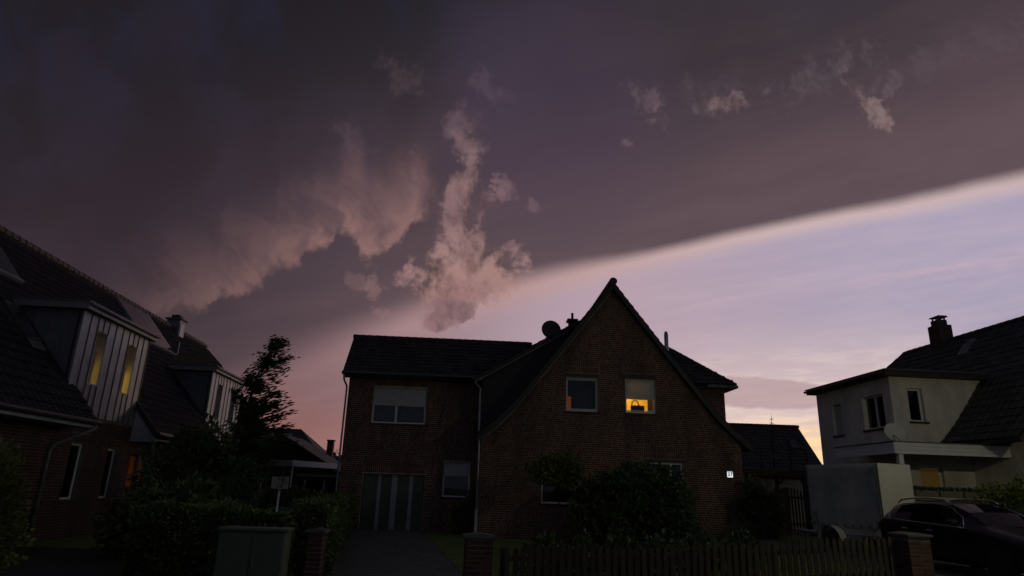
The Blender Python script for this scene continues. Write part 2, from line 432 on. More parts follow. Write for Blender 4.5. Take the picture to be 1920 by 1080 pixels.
mat('brick', (.130, .044, .022), .72, var=.45, nscale=9, rnd=.50, stain=.45, bump=.5, bscale=60)
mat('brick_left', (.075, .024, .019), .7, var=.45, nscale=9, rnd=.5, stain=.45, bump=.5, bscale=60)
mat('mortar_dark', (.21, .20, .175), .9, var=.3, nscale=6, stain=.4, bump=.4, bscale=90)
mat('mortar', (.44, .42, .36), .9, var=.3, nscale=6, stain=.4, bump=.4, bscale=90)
mat('brick_dark', (.07, .032, .026), .75, var=.4, nscale=12, rnd=.35, bump=.5, bscale=50)
mat('pillar_brick', (.085, .028, .020), .75, var=.4, nscale=9, rnd=.4, bump=.5, bscale=50)
mat('tile_black', (.014, .014, .016), .62, spec=.25, var=.35, nscale=5, rnd=.35, bump=.25, bscale=50)
mat('tile_brown', (.040, .032, .034), .65, spec=.3, var=.5, nscale=4, rnd=.4, bump=.4, bscale=45)
mat('tile_grey', (.034, .031, .030), .62, var=.45, nscale=3, rnd=.35, bump=.4, bscale=45)
mat('ridge_tile', (.035, .028, .028), .6, var=.4, nscale=6, rnd=.3)
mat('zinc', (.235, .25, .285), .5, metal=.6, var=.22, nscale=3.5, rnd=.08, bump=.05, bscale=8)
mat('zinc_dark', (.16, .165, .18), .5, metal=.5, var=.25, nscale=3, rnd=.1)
mat('fascia_grey', (.20, .20, .21), .5, var=.2, nscale=3)
mat('gutter', (.10, .10, .105), .45, metal=.6, var=.3, nscale=5)
mat('pipe_zinc', (.30, .31, .32), .45, metal=.6, var=.35, nscale=6)
mat('pipe_white', (.55, .55, .53), .5, var=.2, nscale=4)
mat('pvc_white', (.68, .68, .68), .4, var=.08, nscale=4)
mat('shutter', (.50, .50, .50), .5, var=.12, nscale=5)
mat('board_grey', (.34, .36, .38), .6, var=.15, nscale=3)
mat('plaster', (.60, .57, .53), .92, var=.14, nscale=2.2, stain=.20, bump=.35, bscale=120)
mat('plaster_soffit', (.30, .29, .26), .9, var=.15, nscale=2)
mat('trim_dark', (.035, .03, .028), .6, var=.3, nscale=4)
mat('cheek_dark', (.030, .028, .030), .7, var=.3, nscale=6, bump=.3, bscale=30)
mat('wood_dark', (.055, .034, .022), .8, var=.45, nscale=7, rnd=.35, bump=.5, bscale=25)
mat('wood_picket', (.050, .040, .024), .85, var=.45, nscale=6, rnd=.3, bump=.5, bscale=30)
mat('garage_green', (.085, .115, .075), .55, var=.25, nscale=5, rnd=.12)
mat('garage_white', (.36, .37, .42), .5, var=.12, nscale=5)
mat('room_dark', (.05, .05, .055), .9, var=.2)
mat('room_cream', (.74, .60, .36), .85, var=.06, nscale=2)
mat('room_shade', (.16, .16, .19), .9, var=.2, nscale=3)
mat('curtain_white', (.34, .34, .36), .9, var=.4, nscale=14, bump=.3, bscale=30)
mat('curtain_ochre', (.70, .45, .14), .9, var=.25, nscale=10)
mat('bag_leather', (.05, .036, .02), .5, var=.3, nscale=9)
mat('steel', (.45, .45, .46), .3, metal=.9, var=.15, nscale=6)
mat('steel_dark', (.10, .10, .105), .45, metal=.5, var=.25, nscale=6)
mat('dish_dark', (.045, .042, .045), .6, var=.2, nscale=5)
mat('dish_light', (.48, .48, .46), .5, var=.15, nscale=5)
mat('collector', (.035, .037, .045), .12, spec=.8, var=.2, nscale=2)
mat('solar_blue', (.012, .015, .03), .15, spec=.7)
mat('grass', (.115, .150, .028), .85, var=.45, nscale=1.6, base2=(.075, .105, .018), bump=.6, bscale=70)
mat('soil', (.035, .027, .02), .95, var=.4, nscale=6, bump=.6, bscale=30)
mat('asphalt', (.05, .05, .05), .9, var=.3, nscale=4, bump=.4, bscale=120)
mat('paver', (.11, .10, .095), .85, var=.3, nscale=10, rnd=.3, bump=.4, bscale=60)
mat('sand_joint', (.05, .046, .04), .95, var=.3)
mat('kerb', (.22, .215, .20), .85, var=.25, nscale=7, bump=.3, bscale=60)
mat('concrete_cap', (.11, .10, .088), .85, var=.3, nscale=9, bump=.4, bscale=50)
mat('hill', (.030, .036, .022), .95, var=.5, nscale=.05)
def leafmat(name, a, b, rough=.55, sc_=1.2):
    m = mat(name, a, rough, base2=b, nscale=sc_, rnd=.45, spec=.3)
leafmat('leaf_hedge', (.100, .140, .030), (.055, .085, .018))
leafmat('leaf_rhodo', (.105, .140, .040), (.050, .080, .022), .45)
leafmat('leaf_tree', (.060, .095, .026), (.030, .050, .014))
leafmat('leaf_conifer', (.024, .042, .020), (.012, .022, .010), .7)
leafmat('leaf_bush', (.085, .125, .036), (.040, .065, .018), .5)
leafmat('leaf_yellow', (.120, .150, .030), (.070, .095, .020))
leafmat('leaf_grey', (.095, .098, .062), (.055, .058, .036))
leafmat('petal_red', (.26, .018, .06), (.14, .01, .03))
leafmat('petal_white', (.55, .55, .55), (.4, .38, .45))
leafmat('petal_violet', (.22, .16, .40), (.16, .10, .30))
leafmat('petal_yellow', (.60, .45, .04), (.45, .30, .02))
mat('bark', (.045, .034, .025), .9, var=.4, nscale=9, bump=.6, bscale=30)
mat('cabinet_green', (.075, .095, .060), .55, var=.18, nscale=4, bump=.1, bscale=80)
mat('sign_plate', (.24, .23, .20), .5, var=.15, nscale=12)
mat('ink', (.02, .018, .016), .7)
mat('ink_red', (.22, .05, .02), .7)
mat('tarp', (.30, .31, .31), .55, var=.2, nscale=2.5, bump=.35, bscale=5)
mat('trailer_white', (.60, .59, .52), .45, var=.08, nscale=2)
mat('trailer_side', (.42, .42, .40), .5, var=.15, nscale=4)
mat('galv', (.36, .37, .37), .45, metal=.7, var=.3, nscale=9)
mat('rubber', (.018, .018, .018), .85, var=.2, nscale=12)
mat('car_paint', (.007, .007, .009), .32, coat=.18, spec=.35)
mat('car_black', (.012, .012, .012), .55)
mat('chrome', (.72, .72, .74), .12, metal=1.0)
mat('rim_metal', (.50, .50, .52), .3, metal=.9)
mat('seat_dark', (.03, .03, .032), .9)
mat('lamp_lens', (.40, .42, .45), .08, spec=.8)
mat('tail_red', (.22, .012, .012), .15, spec=.7)
mat('plate_white', (.62, .62, .58), .4)
mat('terracotta', (.20, .085, .05), .8, var=.2, nscale=6)
mat('planter', (.20, .17, .11), .8, var=.3, nscale=6)
glassmat('glass'); glassmat('glass_dark', (.10, .11, .12))
glassmat('glass_tint', (.62, .64, .64))
glassmat('glass_frost', (.85, .62, .30), .6, .25)
emit('number_glow', (.90, .97, 1.0), .95, (.8, .8, .8))
emit('doorway_glow', (1.0, .22, .012), .20)
emit('doorway_dim', (.55, .16, .06), .035)
emit('door_amber', (1.0, .55, .05), .016, (.3, .2, .1))
emit('lamp_glow', (1.0, .86, .50), 40)
emit('bulb', (1.0, .62, .2), 6)

# ================================================================== building pieces
def Rz(a): return Matrix.Rotation(a, 4, 'Z')
def wall_frame(x, y, z=0, rz=0): return Matrix.Translation((x, y, z)) @ Rz(rz)
def subtract(lo, hi, cuts):
    segs = [(lo, hi)]
    for a, b in cuts:
        segs = [t for s in segs for t in ((s[0], min(s[1], a)), (max(s[0], b), s[1])) if t[1]-t[0] > .012]
    return segs
def interp(pts, x):
    if x <= pts[0][0]: return pts[0][1]
    for (a, b), (c, d) in zip(pts, pts[1:]):
        if x <= c: return b + (d-b)*(x-a)/(c-a) if c > a else d
    return pts[-1][1]
def wall_mesh(x0, x1, z0, top, openings, thick=.3):
    """wall front at y=0 (outside is -y); top = list of (x, z); openings cut through, with reveals"""
    mb = MB()
    xs = sorted({x0, x1, *[o[0] for o in openings], *[o[1] for o in openings], *[p[0] for p in top if x0 < p[0] < x1]})
    for a, b in zip(xs, xs[1:]):
        mid = (a+b)/2; cuts = [(o[2], o[3]) for o in openings if o[0] <= mid <= o[1]]
        ta, tb = interp(top, a+1e-6), interp(top, b-1e-6)
        for lo, hi in subtract(z0, min(ta, tb) if cuts else max(ta, tb), cuts):
            ha = ta if hi >= min(ta, tb)-1e-6 else hi
            hb = tb if hi >= min(ta, tb)-1e-6 else hi
            ha, hb = max(ha, lo+.001), max(hb, lo+.001)
            mb.add([(a, 0, lo), (b, 0, lo), (b, 0, hb), (a, 0, ha)], [(0, 1, 2, 3)])
            mb.add([(a, thick, lo), (b, thick, lo), (b, thick, hb), (a, thick, ha)], [(3, 2, 1, 0)])
            mb.add([(a, 0, ha), (b, 0, hb), (b, thick, hb), (a, thick, ha)], [(0, 1, 2, 3)])
    for a, b, lo, hi in openings:
        mb.add([(a, 0, lo), (a, thick, lo), (a, thick, hi), (a, 0, hi)], [(0, 1, 2, 3)])
        mb.add([(b, 0, lo), (b, thick, lo), (b, thick, hi), (b, 0, hi)], [(3, 2, 1, 0)])
        mb.add([(a, 0, lo), (b, 0, lo), (b, thick, lo), (a, thick, lo)], [(0, 1, 2, 3)])
        mb.add([(a, 0, hi), (b, 0, hi), (b, thick, hi), (a, thick, hi)], [(3, 2, 1, 0)])
    for x, t in ((x0, interp(top, x0)), (x1, interp(top, x1))):
        mb.add([(x, 0, z0), (x, thick, z0), (x, thick, t), (x, 0, t)], [(0, 1, 2, 3)])
    return mb
BL, BH, JT, PROUD = .240, .069, .0140, .009
_brick = {}
def brick_mesh(L, H, matname, proud=PROUD):
    k = (round(L, 4), round(H, 4), matname)
    if k not in _brick: _brick[k] = MB().box(-L/2, L/2, -proud, .01, -H/2, H/2).mesh('brick', matname)
    return _brick[k]
def lay_bricks(wall, x0, x1, z0, top, openings, soldiers, matname, focus, limit=300, rng=random.Random(1), length=BL, height=BH, margin=.012):
    """courses on the face of `wall`; the bricks nearest `focus` are single objects, the rest one part"""
    pieces = []
    for sa, sb, sz0, sz1 in soldiers:
        k = max(1, round((sb-sa)/(height+JT))); w = (sb-sa)/k
        for i in range(k):
            cut = sz0 + (length if i % 2 == 0 else (sz1-sz0-length))
            for lo, hi in ((sz0, cut), (cut, sz1)):
                if hi-lo > .05: pieces.append((sa+w*(i+.5), (lo+hi)/2, w-JT, hi-lo-JT, True))
    cuts_all = [(o[0]-JT, o[1]+JT, o[2]-JT, o[3]+JT) for o in openings] + [(s[0]-JT, s[1]+JT, s[2], s[3]) for s in soldiers]
    z = z0; row = 0
    zmax = max(p[1] for p in top)
    while z + height < zmax:
        zc = z + height/2
        # horizontal span below the roof line at the top of this course
        xs = [x0 + (x1-x0)*i/400 for i in range(401)]
        ok = [x for x in xs if interp(top, x) > z + height + .01]
        if ok:
            lo, hi = min(ok)+margin, max(ok)-margin
            cuts = [(a, b) for a, b, c, d in cuts_all if c < z+height-.004 and d > z+.004]
            for a, b in subtract(lo, hi, cuts):
                x = a; first = True
                while x < b-.03:
                    L = length if rng.random() < .68 else (length-JT)/2
                    if first: L = (length, .115, .18, .06)[(row*3+int(a*10)) % 4]; first = False
                    if x+L > b-.05: L = b-x
                    pieces.append((x+L/2, zc, L, height, False)); x += L+JT
        z += height+JT; row += 1
    full = [p for p in pieces if p[4] or abs(p[2]-length) < 1e-6]
    full.sort(key=lambda p: (p[0]-focus[0])**2 + (p[1]-focus[1])**2)
    single = set(id(p) for p in full[:limit])
    mb = MB()
    for p in pieces:
        if id(p) in single: link(brick_mesh(round(p[2], 3), round(p[3], 3), matname), 'brick', wall, loc=(p[0], 0, p[1]))
        else: mb.box(p[0]-p[2]/2, p[0]+p[2]/2, -PROUD*rng.uniform(.7, 1.25), .01, p[1]-p[3]/2, p[1]+p[3]/2, rng.random())
    if mb.v: mb.build('brick_courses', matname, wall, kind='stuff')

def tile_mesh(w, l, lip=.028, wave=.022, nx=6):
    """one pan tile lying in its roof plane: x across, y up the slope, z out"""
    top = []; m = MB()
    for i in range(nx+1):
        t = i/nx; z = wave*(math.sin(t*2*PI - .6)*.8 + .5*math.sin(t*4*PI+.4)*.25)
        top.append((w*(t-.5)*1.02, z))
    vs = [(x, 0, z+lip+.012) for x, z in top] + [(x, l, z+.006) for x, z in top] + [(x, 0, z-.012) for x, z in top]
    k = nx+1
    fs = [(i, i+1, k+i+1, k+i) for i in range(nx)] + [(2*k+i, 2*k+i+1, i+1, i) for i in range(nx)]
    return vs, fs
def tile_roof(parent, prof, axis_o, axis_d, length, hdir, tw, ex, matname, accept, rank, limit=300, name='roof_tile', rng=random.Random(3)):
    """tiles up a profile [(h, z)..] from the eave to the ridge; hdir = horizontal direction of growing h,
       axis_d = direction along the eave.  accept(a, h, z) says where the roof is, rank orders the single tiles"""
    vs, fs = tile_mesh(tw, ex+.06)
    me = None
    arc = [0.0]
    for (a, b), (c, d) in zip(prof, prof[1:]): arc.append(arc[-1] + math.hypot(c-a, d-b))
    rows = int(arc[-1]/ex); cols = int(length/tw)
    items = []
    A = Vector(axis_d); Hd = Vector(hdir)
    for r in range(rows):
        s = r*ex
        i = max(k for k in range(len(arc)-1) if arc[k] <= s+1e-9)
        t = (s-arc[i])/(arc[i+1]-arc[i]); (h0, z0), (h1, z1) = prof[i], prof[i+1]
        h, z = h0+(h1-h0)*t, z0+(z1-z0)*t
        # tangent towards the next row so that the tiles follow the flare
        s2 = min(s+ex, arc[-1]-1e-6); j = max(k for k in range(len(arc)-1) if arc[k] <= s2+1e-9)
        t2 = (s2-arc[j])/(arc[j+1]-arc[j]); h2 = prof[j][0]+(prof[j+1][0]-prof[j][0])*t2; z2 = prof[j][1]+(prof[j+1][1]-prof[j][1])*t2
        tang = (Hd*(h2-h) + Vector((0, 0, z2-z))); tang = tang.normalized() if tang.length > 1e-6 else Vector((0, 0, 1))
        nor = A.cross(tang).normalized()
        if nor.z < 0: X = -A; nor = -nor
        else: X = A
        for c in range(cols):
            a = (c+.5)*tw
            if not accept(a, h + (h2-h)*.5, z + (z2-z)*.5): continue
            o = Vector(axis_o) + A*a + Hd*h + Vector((0, 0, z))
            jit = nor*rng.uniform(-.003, .005)
            m = Matrix((X, tang, nor)).transposed().to_4x4() @ Matrix.Rotation(rng.uniform(-.006, .006), 4, 'Z'); m.translation = o + jit
            items.append((rank(a, h, z), m))
    items.sort(key=lambda t: t[0])
    tm = MB(); tm.add(vs, fs); tmesh = tm.mesh('roof_tile', matname)
    for _, m in items[:limit]: link(tmesh, name, parent, mat4=m)
    if items[limit:]:
        mb = MB()
        for _, m in items[limit:]: mb.add([m @ Vector(v) for v in vs], fs, rng.random())
        mb.build('tile_field', matname, parent, kind='stuff')
def ridge_tiles(parent, p0, p1, n, r=.13, matname='ridge_tile'):
    p0, p1 = Vector(p0), Vector(p1); d = (p1-p0)/n; L = d.length; t = d.normalized()
    side = t.cross(Vector((0, 0, 1))).normalized(); upv = side.cross(t)
    mb = MB(); k = 9
    for y, rr in ((-.02, r*1.12), (L+.05, r*.94)):
        for i in range(k):
            an = PI*(-.22+1.44*i/(k-1)); mb.v.append((rr*math.cos(an), y, rr*math.sin(an)*.95))
    mb.f += [(i, i+1, k+i+1, k+i) for i in range(k-1)] + [tuple(range(k))[::-1], tuple(range(k, 2*k))]
    me = mb.mesh('ridge_tile', matname)
    for i in range(n):
        m = Matrix((side, t, upv)).transposed().to_4x4(); m.translation = p0 + d*i
        link(me, 'ridge_tile', parent, mat4=m)
def sheet(mb, poly, thick):
    """planar polygon of 3D points given thickness downwards along its normal"""
    P = [Vector(p) for p in poly]; nrm = (P[1]-P[0]).cross(P[2]-P[0]).normalized()
    if nrm.z < 0: nrm = -nrm
    k = len(P); vs = P + [p - nrm*thick for p in P]
    mb.add(vs, [tuple(range(k)), tuple(range(k, 2*k))[::-1]] + [(i, (i+1) % k, k+(i+1) % k, k+i) for i in range(k)])

def window(house, W, x0, x1, z0, z1, depth=.10, mull=(), shutter=0.0, sill='sill', frame='pvc_white', room='dark', glass='glass_tint',
           band=0.0, trim=0.0, fw_=.065, sillmat='brick_dark', wdepth=.55, label=None, curtain=None):
    """window in wall frame W (outside is -y): frame is the part, pane, sill, shutter, room its pieces"""
    f = MB(); y0, y1 = depth, depth+.07
    f.box(x0, x0+fw_, y0, y1, z0, z1); f.box(x1-fw_, x1, y0, y1, z0, z1)
    f.box(x0+fw_, x1-fw_, y0, y1, z0, z0+fw_); f.box(x0+fw_, x1-fw_, y0, y1, z1-fw_, z1)
    for m_ in mull: f.box(m_-.045, m_+.045, y0-.004, y1-.002, z0+fw_, z1-fw_)
    w = f.build('window', frame, house, mat4=W, label=label)
    MB().box(x0+fw_-.005, x1-fw_+.005, y0+.03, y0+.042, z0+fw_-.005, z1-fw_+.005).build('pane', glass, w)
    if band:
        b = MB()
        k = 3
        for i in range(k): b.box(x0+.01, x1-.01, y0-.012-.006*(i % 2), y0-.003, z0+.01+band*i/k, z0+band*(i+1)/k-.004)
        b.build('lower_trim', frame, w)
    if sill:
        MB().bevbox(x0-.07, x1+.07, -.055, depth-.005, z0-.07, z0-.006, .006).build('sill', sillmat, w)
    if trim:
        t = MB(); t.box(x0-.05, x1+.05, -.035, depth-.01, z1+.004, z1+trim); t.build('shutter_box', 'trim_dark', w)
    if shutter:
        s = MB(); zz = z1-.012; zb = z1-(z1-z0)*shutter
        while zz-.045 > zb:
            s.add([(x0+.012, y0-.014, zz-.042), (x1-.012, y0-.014, zz-.042), (x1-.012, y0-.022, zz-.021), (x0+.012, y0-.022, zz-.021), (x1-.012, y0-.014, zz), (x0+.012, y0-.014, zz)],
                  [(0, 1, 2, 3), (3, 2, 4, 5)])
            s.add([(x0+.012, y0-.010, zz-.046), (x1-.012, y0-.010, zz-.046), (x1-.012, y0-.010, zz-.042), (x0+.012, y0-.010, zz-.042)], [(0, 1, 2, 3)])
            zz -= .046
        s.box(x0+.010, x1-.010, y0-.024, y0-.010, zz-.03, zz-.001)
        s.build('roller_shutter', 'shutter', w)
    if room == 'dark':
        r = MB(); a, b = x0-.2, x1+.2; c = y1+.02; d = c+wdepth
        r.add([(a, c, z0-.1), (b, c, z0-.1), (b, c, z1+.1), (a, c, z1+.1), (a, d, z0-.1), (b, d, z0-.1), (b, d, z1+.1), (a, d, z1+.1)],
              [(4, 5, 6, 7), (0, 4, 7, 3), (1, 2, 6, 5), (0, 1, 5, 4), (3, 7, 6, 2)])
        r.build('room', 'room_dark', w)
    if curtain:
        c = MB(); y = y1+.06; k = max(8, int((x1-x0)/.05)); zt, zb = (z1-.05, z0+.12) if curtain == 'full' else (z0+(z1-z0)*.62, z0+.1)
        for i in range(k+1):
            x = x0+.03+(x1-x0-.06)*i/k; yy = y+.018*math.sin(i*2.1)
            c.v += [(x, yy, zb), (x, yy, zt)]
        c.f += [(2*i, 2*i+2, 2*i+3, 2*i+1) for i in range(k)]
        c.build('net_curtain', 'curtain_white', w)
    return w

# ================================================================== ground
def gz(x, y):
    t = min(1, max(0, (x-1.0)/8.0)); t = t*t*(3-2*t)
    return .30*t
def terrain(name, x0, x1, y0, y1, nx, ny, off, matname, kind='structure', amp=0.0, rng=random.Random(5)):
    mb = MB()
    for j in range(ny+1):
        for i in range(nx+1):
            x, y = x0+(x1-x0)*i/nx, y0+(y1-y0)*j/ny
            mb.v.append((x, y, gz(x, y)+off+rng.uniform(-amp, amp)))
    mb.f += [(j*(nx+1)+i, j*(nx+1)+i+1, (j+1)*(nx+1)+i+1, (j+1)*(nx+1)+i) for j in range(ny) for i in range(nx)]
    return mb.build(name, matname, None, smooth=True, kind=kind)
g = MB(); R_ = 900
xs = [-R_, -200, -60] + [x*1.0 for x in range(-30, 31, 1)] + [60, 200, R_]
ys = [-R_, -200, -40] + [y*1.5 for y in range(-14, 34)] + [80, 200, 500, R_]
for y in ys:
    for x in xs: g.v.append((x, y, gz(x, y)))
k = len(xs); g.f += [(j*k+i, j*k+i+1, (j+1)*k+i+1, (j+1)*k+i) for j in range(len(ys)-1) for i in range(k-1)]
g.build('ground', 'grass', None, smooth=True, kind='structure')
terrain('road', -60, 60, -4.5, 7.6, 60, 8, .004, 'asphalt')
terrain('pavement', -60, 60, 7.75, 10.6, 60, 6, .11, 'kerb')
terrain('kerb', -60, 60, 7.58, 7.76, 60, 1, .115, 'kerb')
terrain('front_garden', -12.7, -6.9, 10.7, 17.6, 12, 14, .012, 'soil')
terrain('parking_drive', 8.3, 13.2, 10.4, 25, 12, 20, .010, 'paver')
# driveway of the brick house, running slantwise to the garage, with single pavers
def dshift(y): return -(y-11.5)*.185
dv = MB()
for j in range(31):
    y = 10.6 + j*.6
    for i in range(4): dv.v.append((-3.12 + i*.96 + dshift(y), y, .006))
dv.f += [(j*4+i, j*4+i+1, (j+1)*4+i+1, (j+1)*4+i) for j in range(30) for i in range(3)]
drive = dv.build('driveway', 'sand_joint', None, kind='structure')
pv = []; rg = random.Random(11)
for j in range(0, 172):
    for i in range(14):
        y = 10.68 + j*.102; x = -3.0 + i*.203 + (.1 if j % 2 else 0) + dshift(y)
        pv.append((x, y))
pv.sort(key=lambda p: abs(p[1]-14.6)+.3*abs(p[0]-dshift(p[1])+1.7))
pm = MB().bevbox(-.097, .097, -.047, .047, -.05, .018, .005).mesh('paver', 'paver')
for x, y in pv[:300]: link(pm, 'paver', drive, loc=(x, y, .008+rg.uniform(-.003, .003)))
mb = MB()
for x, y in pv[300:]: mb.box(x-.097, x+.097, y-.047, y+.047, -.05, .026+rg.uniform(-.003, .003), rg.random())
mb.build('paver_field', 'paver', drive, kind='stuff')

# ================================================================== brick house with the steep gable (number 37)
HA = math.radians(3)
H = empty('brick_house', (0, 26, 0), HA, 'two-storey red brick house with steep dark gable and low side wing', 'house')
GW = wall_frame(0, 0)
CX = 4.2
half = [(0, 10.2), (2.0, 7.6), (4.0, 5.05), (4.75, 4.3), (5.40, 3.80)]        # outer roof line, distance from the ridge -> height
TH = .34                                                                     # roof depth measured upright
gtop = [(CX-d, z-TH) for d, z in reversed(half)] + [(CX+d, z-TH) for d, z in half[1:]]
gop = [(2.30, 3.56, 4.78, 6.15), (4.68, 5.90, 4.80, 6.17), (1.37, 2.85, 1.28, 2.66), (5.45, 6.90, 1.30, 2.94)]
gsol = [(2.19, 3.64, 6.33, 6.77), (4.60, 6.00, 6.35, 6.79), (1.27, 2.95, 2.80, 3.24), (5.36, 6.96, 3.06, 3.50)]
def snap(z): return round(z/(BH+JT))*(BH+JT)
gsol = [(a, b, snap(c), snap(d)) for a, b, c, d in gsol]
x0, x1 = -1.0, 9.25
gw = wall_mesh(x0, x1, -.3, gtop, gop).build('gable_wall', 'mortar', H, mat4=GW)
lay_bricks(gw, x0, x1, .0, gtop, gop, gsol, 'brick', (7.6, 3.0), 300, random.Random(2))
# wing wall, set back
WW = wall_frame(0, 2.3)
wx0, wx1 = -6.70, -1.02
wop = [(-5.62, -3.38, 4.25, 5.72), (-5.74, -3.22, -.02, 2.20), (-2.48, -1.37, 1.37, 2.76)]
wsol = [(-5.66, -3.34, 5.78, 6.06), (-5.80, -3.16, 2.22, 2.66), (-2.56, -1.29, 2.80, 3.22)]
wsol = [(a, b, snap(c), snap(d)) for a, b, c, d in wsol]
ww = wall_mesh(wx0, wx1, -.3, [(wx0, 6.42), (wx1, 6.42)], wop).build('wing_wall', 'mortar', H, mat4=WW)
lay_bricks(ww, wx0, wx1, .0, [(wx0, 6.42), (wx1, 6.42)], wop, wsol, 'brick', (-4.4, 3.6), 300, random.Random(4))
# plain side and rear walls
b = MB(); b.box(wx0+.002, wx0+.28, 2.6, 8.6, -.3, 6.3); b.box(wx0+.3, 0, 8.4, 8.7, -.3, 6.3)
b.build('wing_side_wall', 'brick_dark', H)
b = MB(); b.box(x0+.002, x0+.28, .3, 9.4, -.3, 3.5); b.box(x1-.28, x1-.002, .3, 9.4, -.3, 3.5); b.box(x0+.3, x1-.3, 9.2, 9.5, -.3, 4.2)
b.build('side_wall', 'brick_dark', H)
MB().box(wx0-.005, wx1, 2.285, 2.30, -.3, -.02).build('plinth', 'trim_dark', H)

# main roof: sheet under the tiles, then tiles row by row down the flare
rf = MB()
for s in (-1, 1):
    pr = [(CX+s*d, z-.05) for d, z in half]; pr2 = [(CX+s*d, z-TH+.02) for d, z in half]
    for (a, b), (c, d), (e, f), (g_, h) in zip(pr, pr[1:], pr2, pr2[1:]):
        poly = [(a, b), (c, d), (g_, h), (e, f)]
        rf.prism(poly if s > 0 else poly[::-1], 'y', -.26, 9.6)
roof = rf.build('main_roof', 'trim_dark', H, fix=True)
for s in (-1, 1):
    prof = [(-d, z-.045) for d, z in reversed(half)]
    tile_roof(roof, prof, (CX, -.27, 0), (0, 1, 0), 9.8, (-s, 0, 0), .30, .335, 'tile_brown',
              (lambda a, h, z, s=s: not (s < 0 and a > 1.2 and z > 4.0 and z < 8.6)), (lambda a, h, z: a), 46, rng=random.Random(8+s))
ridge_tiles(roof, (CX, -.29, 10.17), (CX, 9.6, 10.17), 26, .15)
vb = MB()                                                                    # verge boards under the tile edge
for s in (-1, 1):
    pr = [(CX+s*d, z-.06) for d, z in half]; pr2 = [(CX+s*d, z-TH-.02) for d, z in half]
    for (a, b), (c, d), (e, f), (g_, h) in zip(pr, pr[1:], pr2, pr2[1:]):
        poly = [(a, b), (c, d), (g_, h), (e, f)]
        vb.prism(poly if s > 0 else poly[::-1], 'y', -.30, -.263)
vb.build('verge_board', 'trim_dark', roof, fix=True)
# long shed dormer on the left slope
dn = MB()
slope = (8.75-6.22)/(2.95+1.30)
def dz_(x): return 6.22 + (x+1.30)*slope
cheek = [(-1.05, dz_(-1.05)-.20), (2.45, dz_(2.45)-.20), (2.2, 7.45), (.2, 4.78), (-.55, 4.0), (-1.05, 3.75)]
dn.prism(cheek, 'y', 1.0, 1.12); dn.box(-1.05, -.93, 1.12, 8.6, 3.9, 6.2)
dorm = dn.build('shed_dormer', 'cheek_dark', H, fix=True)
s_ = MB(); sheet(s_, [(-1.34, .84, dz_(-1.34)-.06), (2.98, .84, dz_(2.98)-.06), (2.98, 8.8, dz_(2.98)-.06), (-1.34, 8.8, dz_(-1.34)-.06)], .14)
s_.build('dormer_roof', 'trim_dark', dorm, fix=True)
fb = MB(); fb.prism([(-1.30, dz_(-1.30)-.30), (2.55, dz_(2.55)-.28), (2.55, dz_(2.55)-.235), (-1.30, dz_(-1.30)-.245)], 'y', .86, .885)
fb.prism([(-1.36, 6.02), (-1.06, 6.02), (-1.06, 6.16), (-1.36, 6.06)], 'y', .855, .98)
fb.build('fascia_board', 'fascia_grey', dorm, fix=True)
tile_roof(dorm, [(-4.33, dz_(-1.33)-.05), (0, dz_(3.0)-.05)], (3.0, .82, 0), (0, 1, 0), 7.8, (1, 0, 0), .30, .335, 'tile_brown', lambda a, h, z: True, lambda a, h, z: a, 60, rng=random.Random(21))
MB().tube([(-1.42, .85, 6.10), (-1.42, 8.8, 6.10)], .07, 8).build('dormer_gutter', 'gutter', dorm)
# wing roof
WR = [(0, 6.30), (1.76, 8.20)]
wr = MB(); sheet(wr, [(-6.92, 1.92, 6.24), (1.2, 1.92, 6.24), (1.2, 3.72, 8.18), (-6.92, 3.72, 8.18)], .12)
sheet(wr, [(-6.92, 3.72, 8.18), (1.2, 3.72, 8.18), (1.2, 8.9, 5.9), (-6.92, 8.9, 5.9)], .12)
wroof = wr.build('wing_roof', 'trim_dark', H, fix=True)
tile_roof(wroof, WR, (-6.94, 1.90, 0), (1, 0, 0), 8.1, (0, 1, 0), .285, .235, 'tile_brown',
          lambda a, h, z: -6.94+a < -1.45 or z > dz_(-6.94+a)-.12, lambda a, h, z: a, 300, rng=random.Random(31))
ridge_tiles(wroof, (-6.96, 3.70, 8.19), (1.15, 3.70, 8.19), 24, .12)
MB().prism([(2.3, 6.0), (2.3, 6.3), (3.71, 8.1), (7.9, 6.3), (7.9, 6.0)], 'x', wx0, wx0+.28).build('wing_gable', 'brick_dark', wroof)
gt = MB(); gt.tube([(-6.95, 1.80, 6.24), (-1.35, 1.80, 6.24)], .075, 8); gt.build('wing_gutter', 'gutter', wroof)
sf = MB(); sf.box(-6.88, -1.1, 1.92, 2.29, 6.10, 6.16); sf.build('soffit', 'trim_dark', wroof)
pp = MB(); pp.tube([(-6.86, 1.80, 6.18), (-6.84, 1.86, 5.95), (-6.76, 2.16, 5.72), (-6.76, 2.19, 5.5), (-6.76, 2.19, 0)], .042, 8)
pp.build('downpipe', 'pipe_zinc', H)
pp = MB(); pp.tube([(-1.34, 1.0, 6.02), (-1.30, .9, 5.85), (-1.12, .4, 5.6), (-1.10, -.08, 3.55), (-1.07, -.10, 3.2), (-1.07, -.10, .95)], .045, 8)
pp.build('downpipe', 'pipe_zinc', H)
pp = MB(); pp.tube([(-1.07, -.10, .95), (-1.07, -.10, .05)], .058, 10); pp.tube([(-1.07, -.10, .93), (-1.07, -.10, 1.0)], .068, 10)
pp.build('standpipe', 'pipe_white', H)
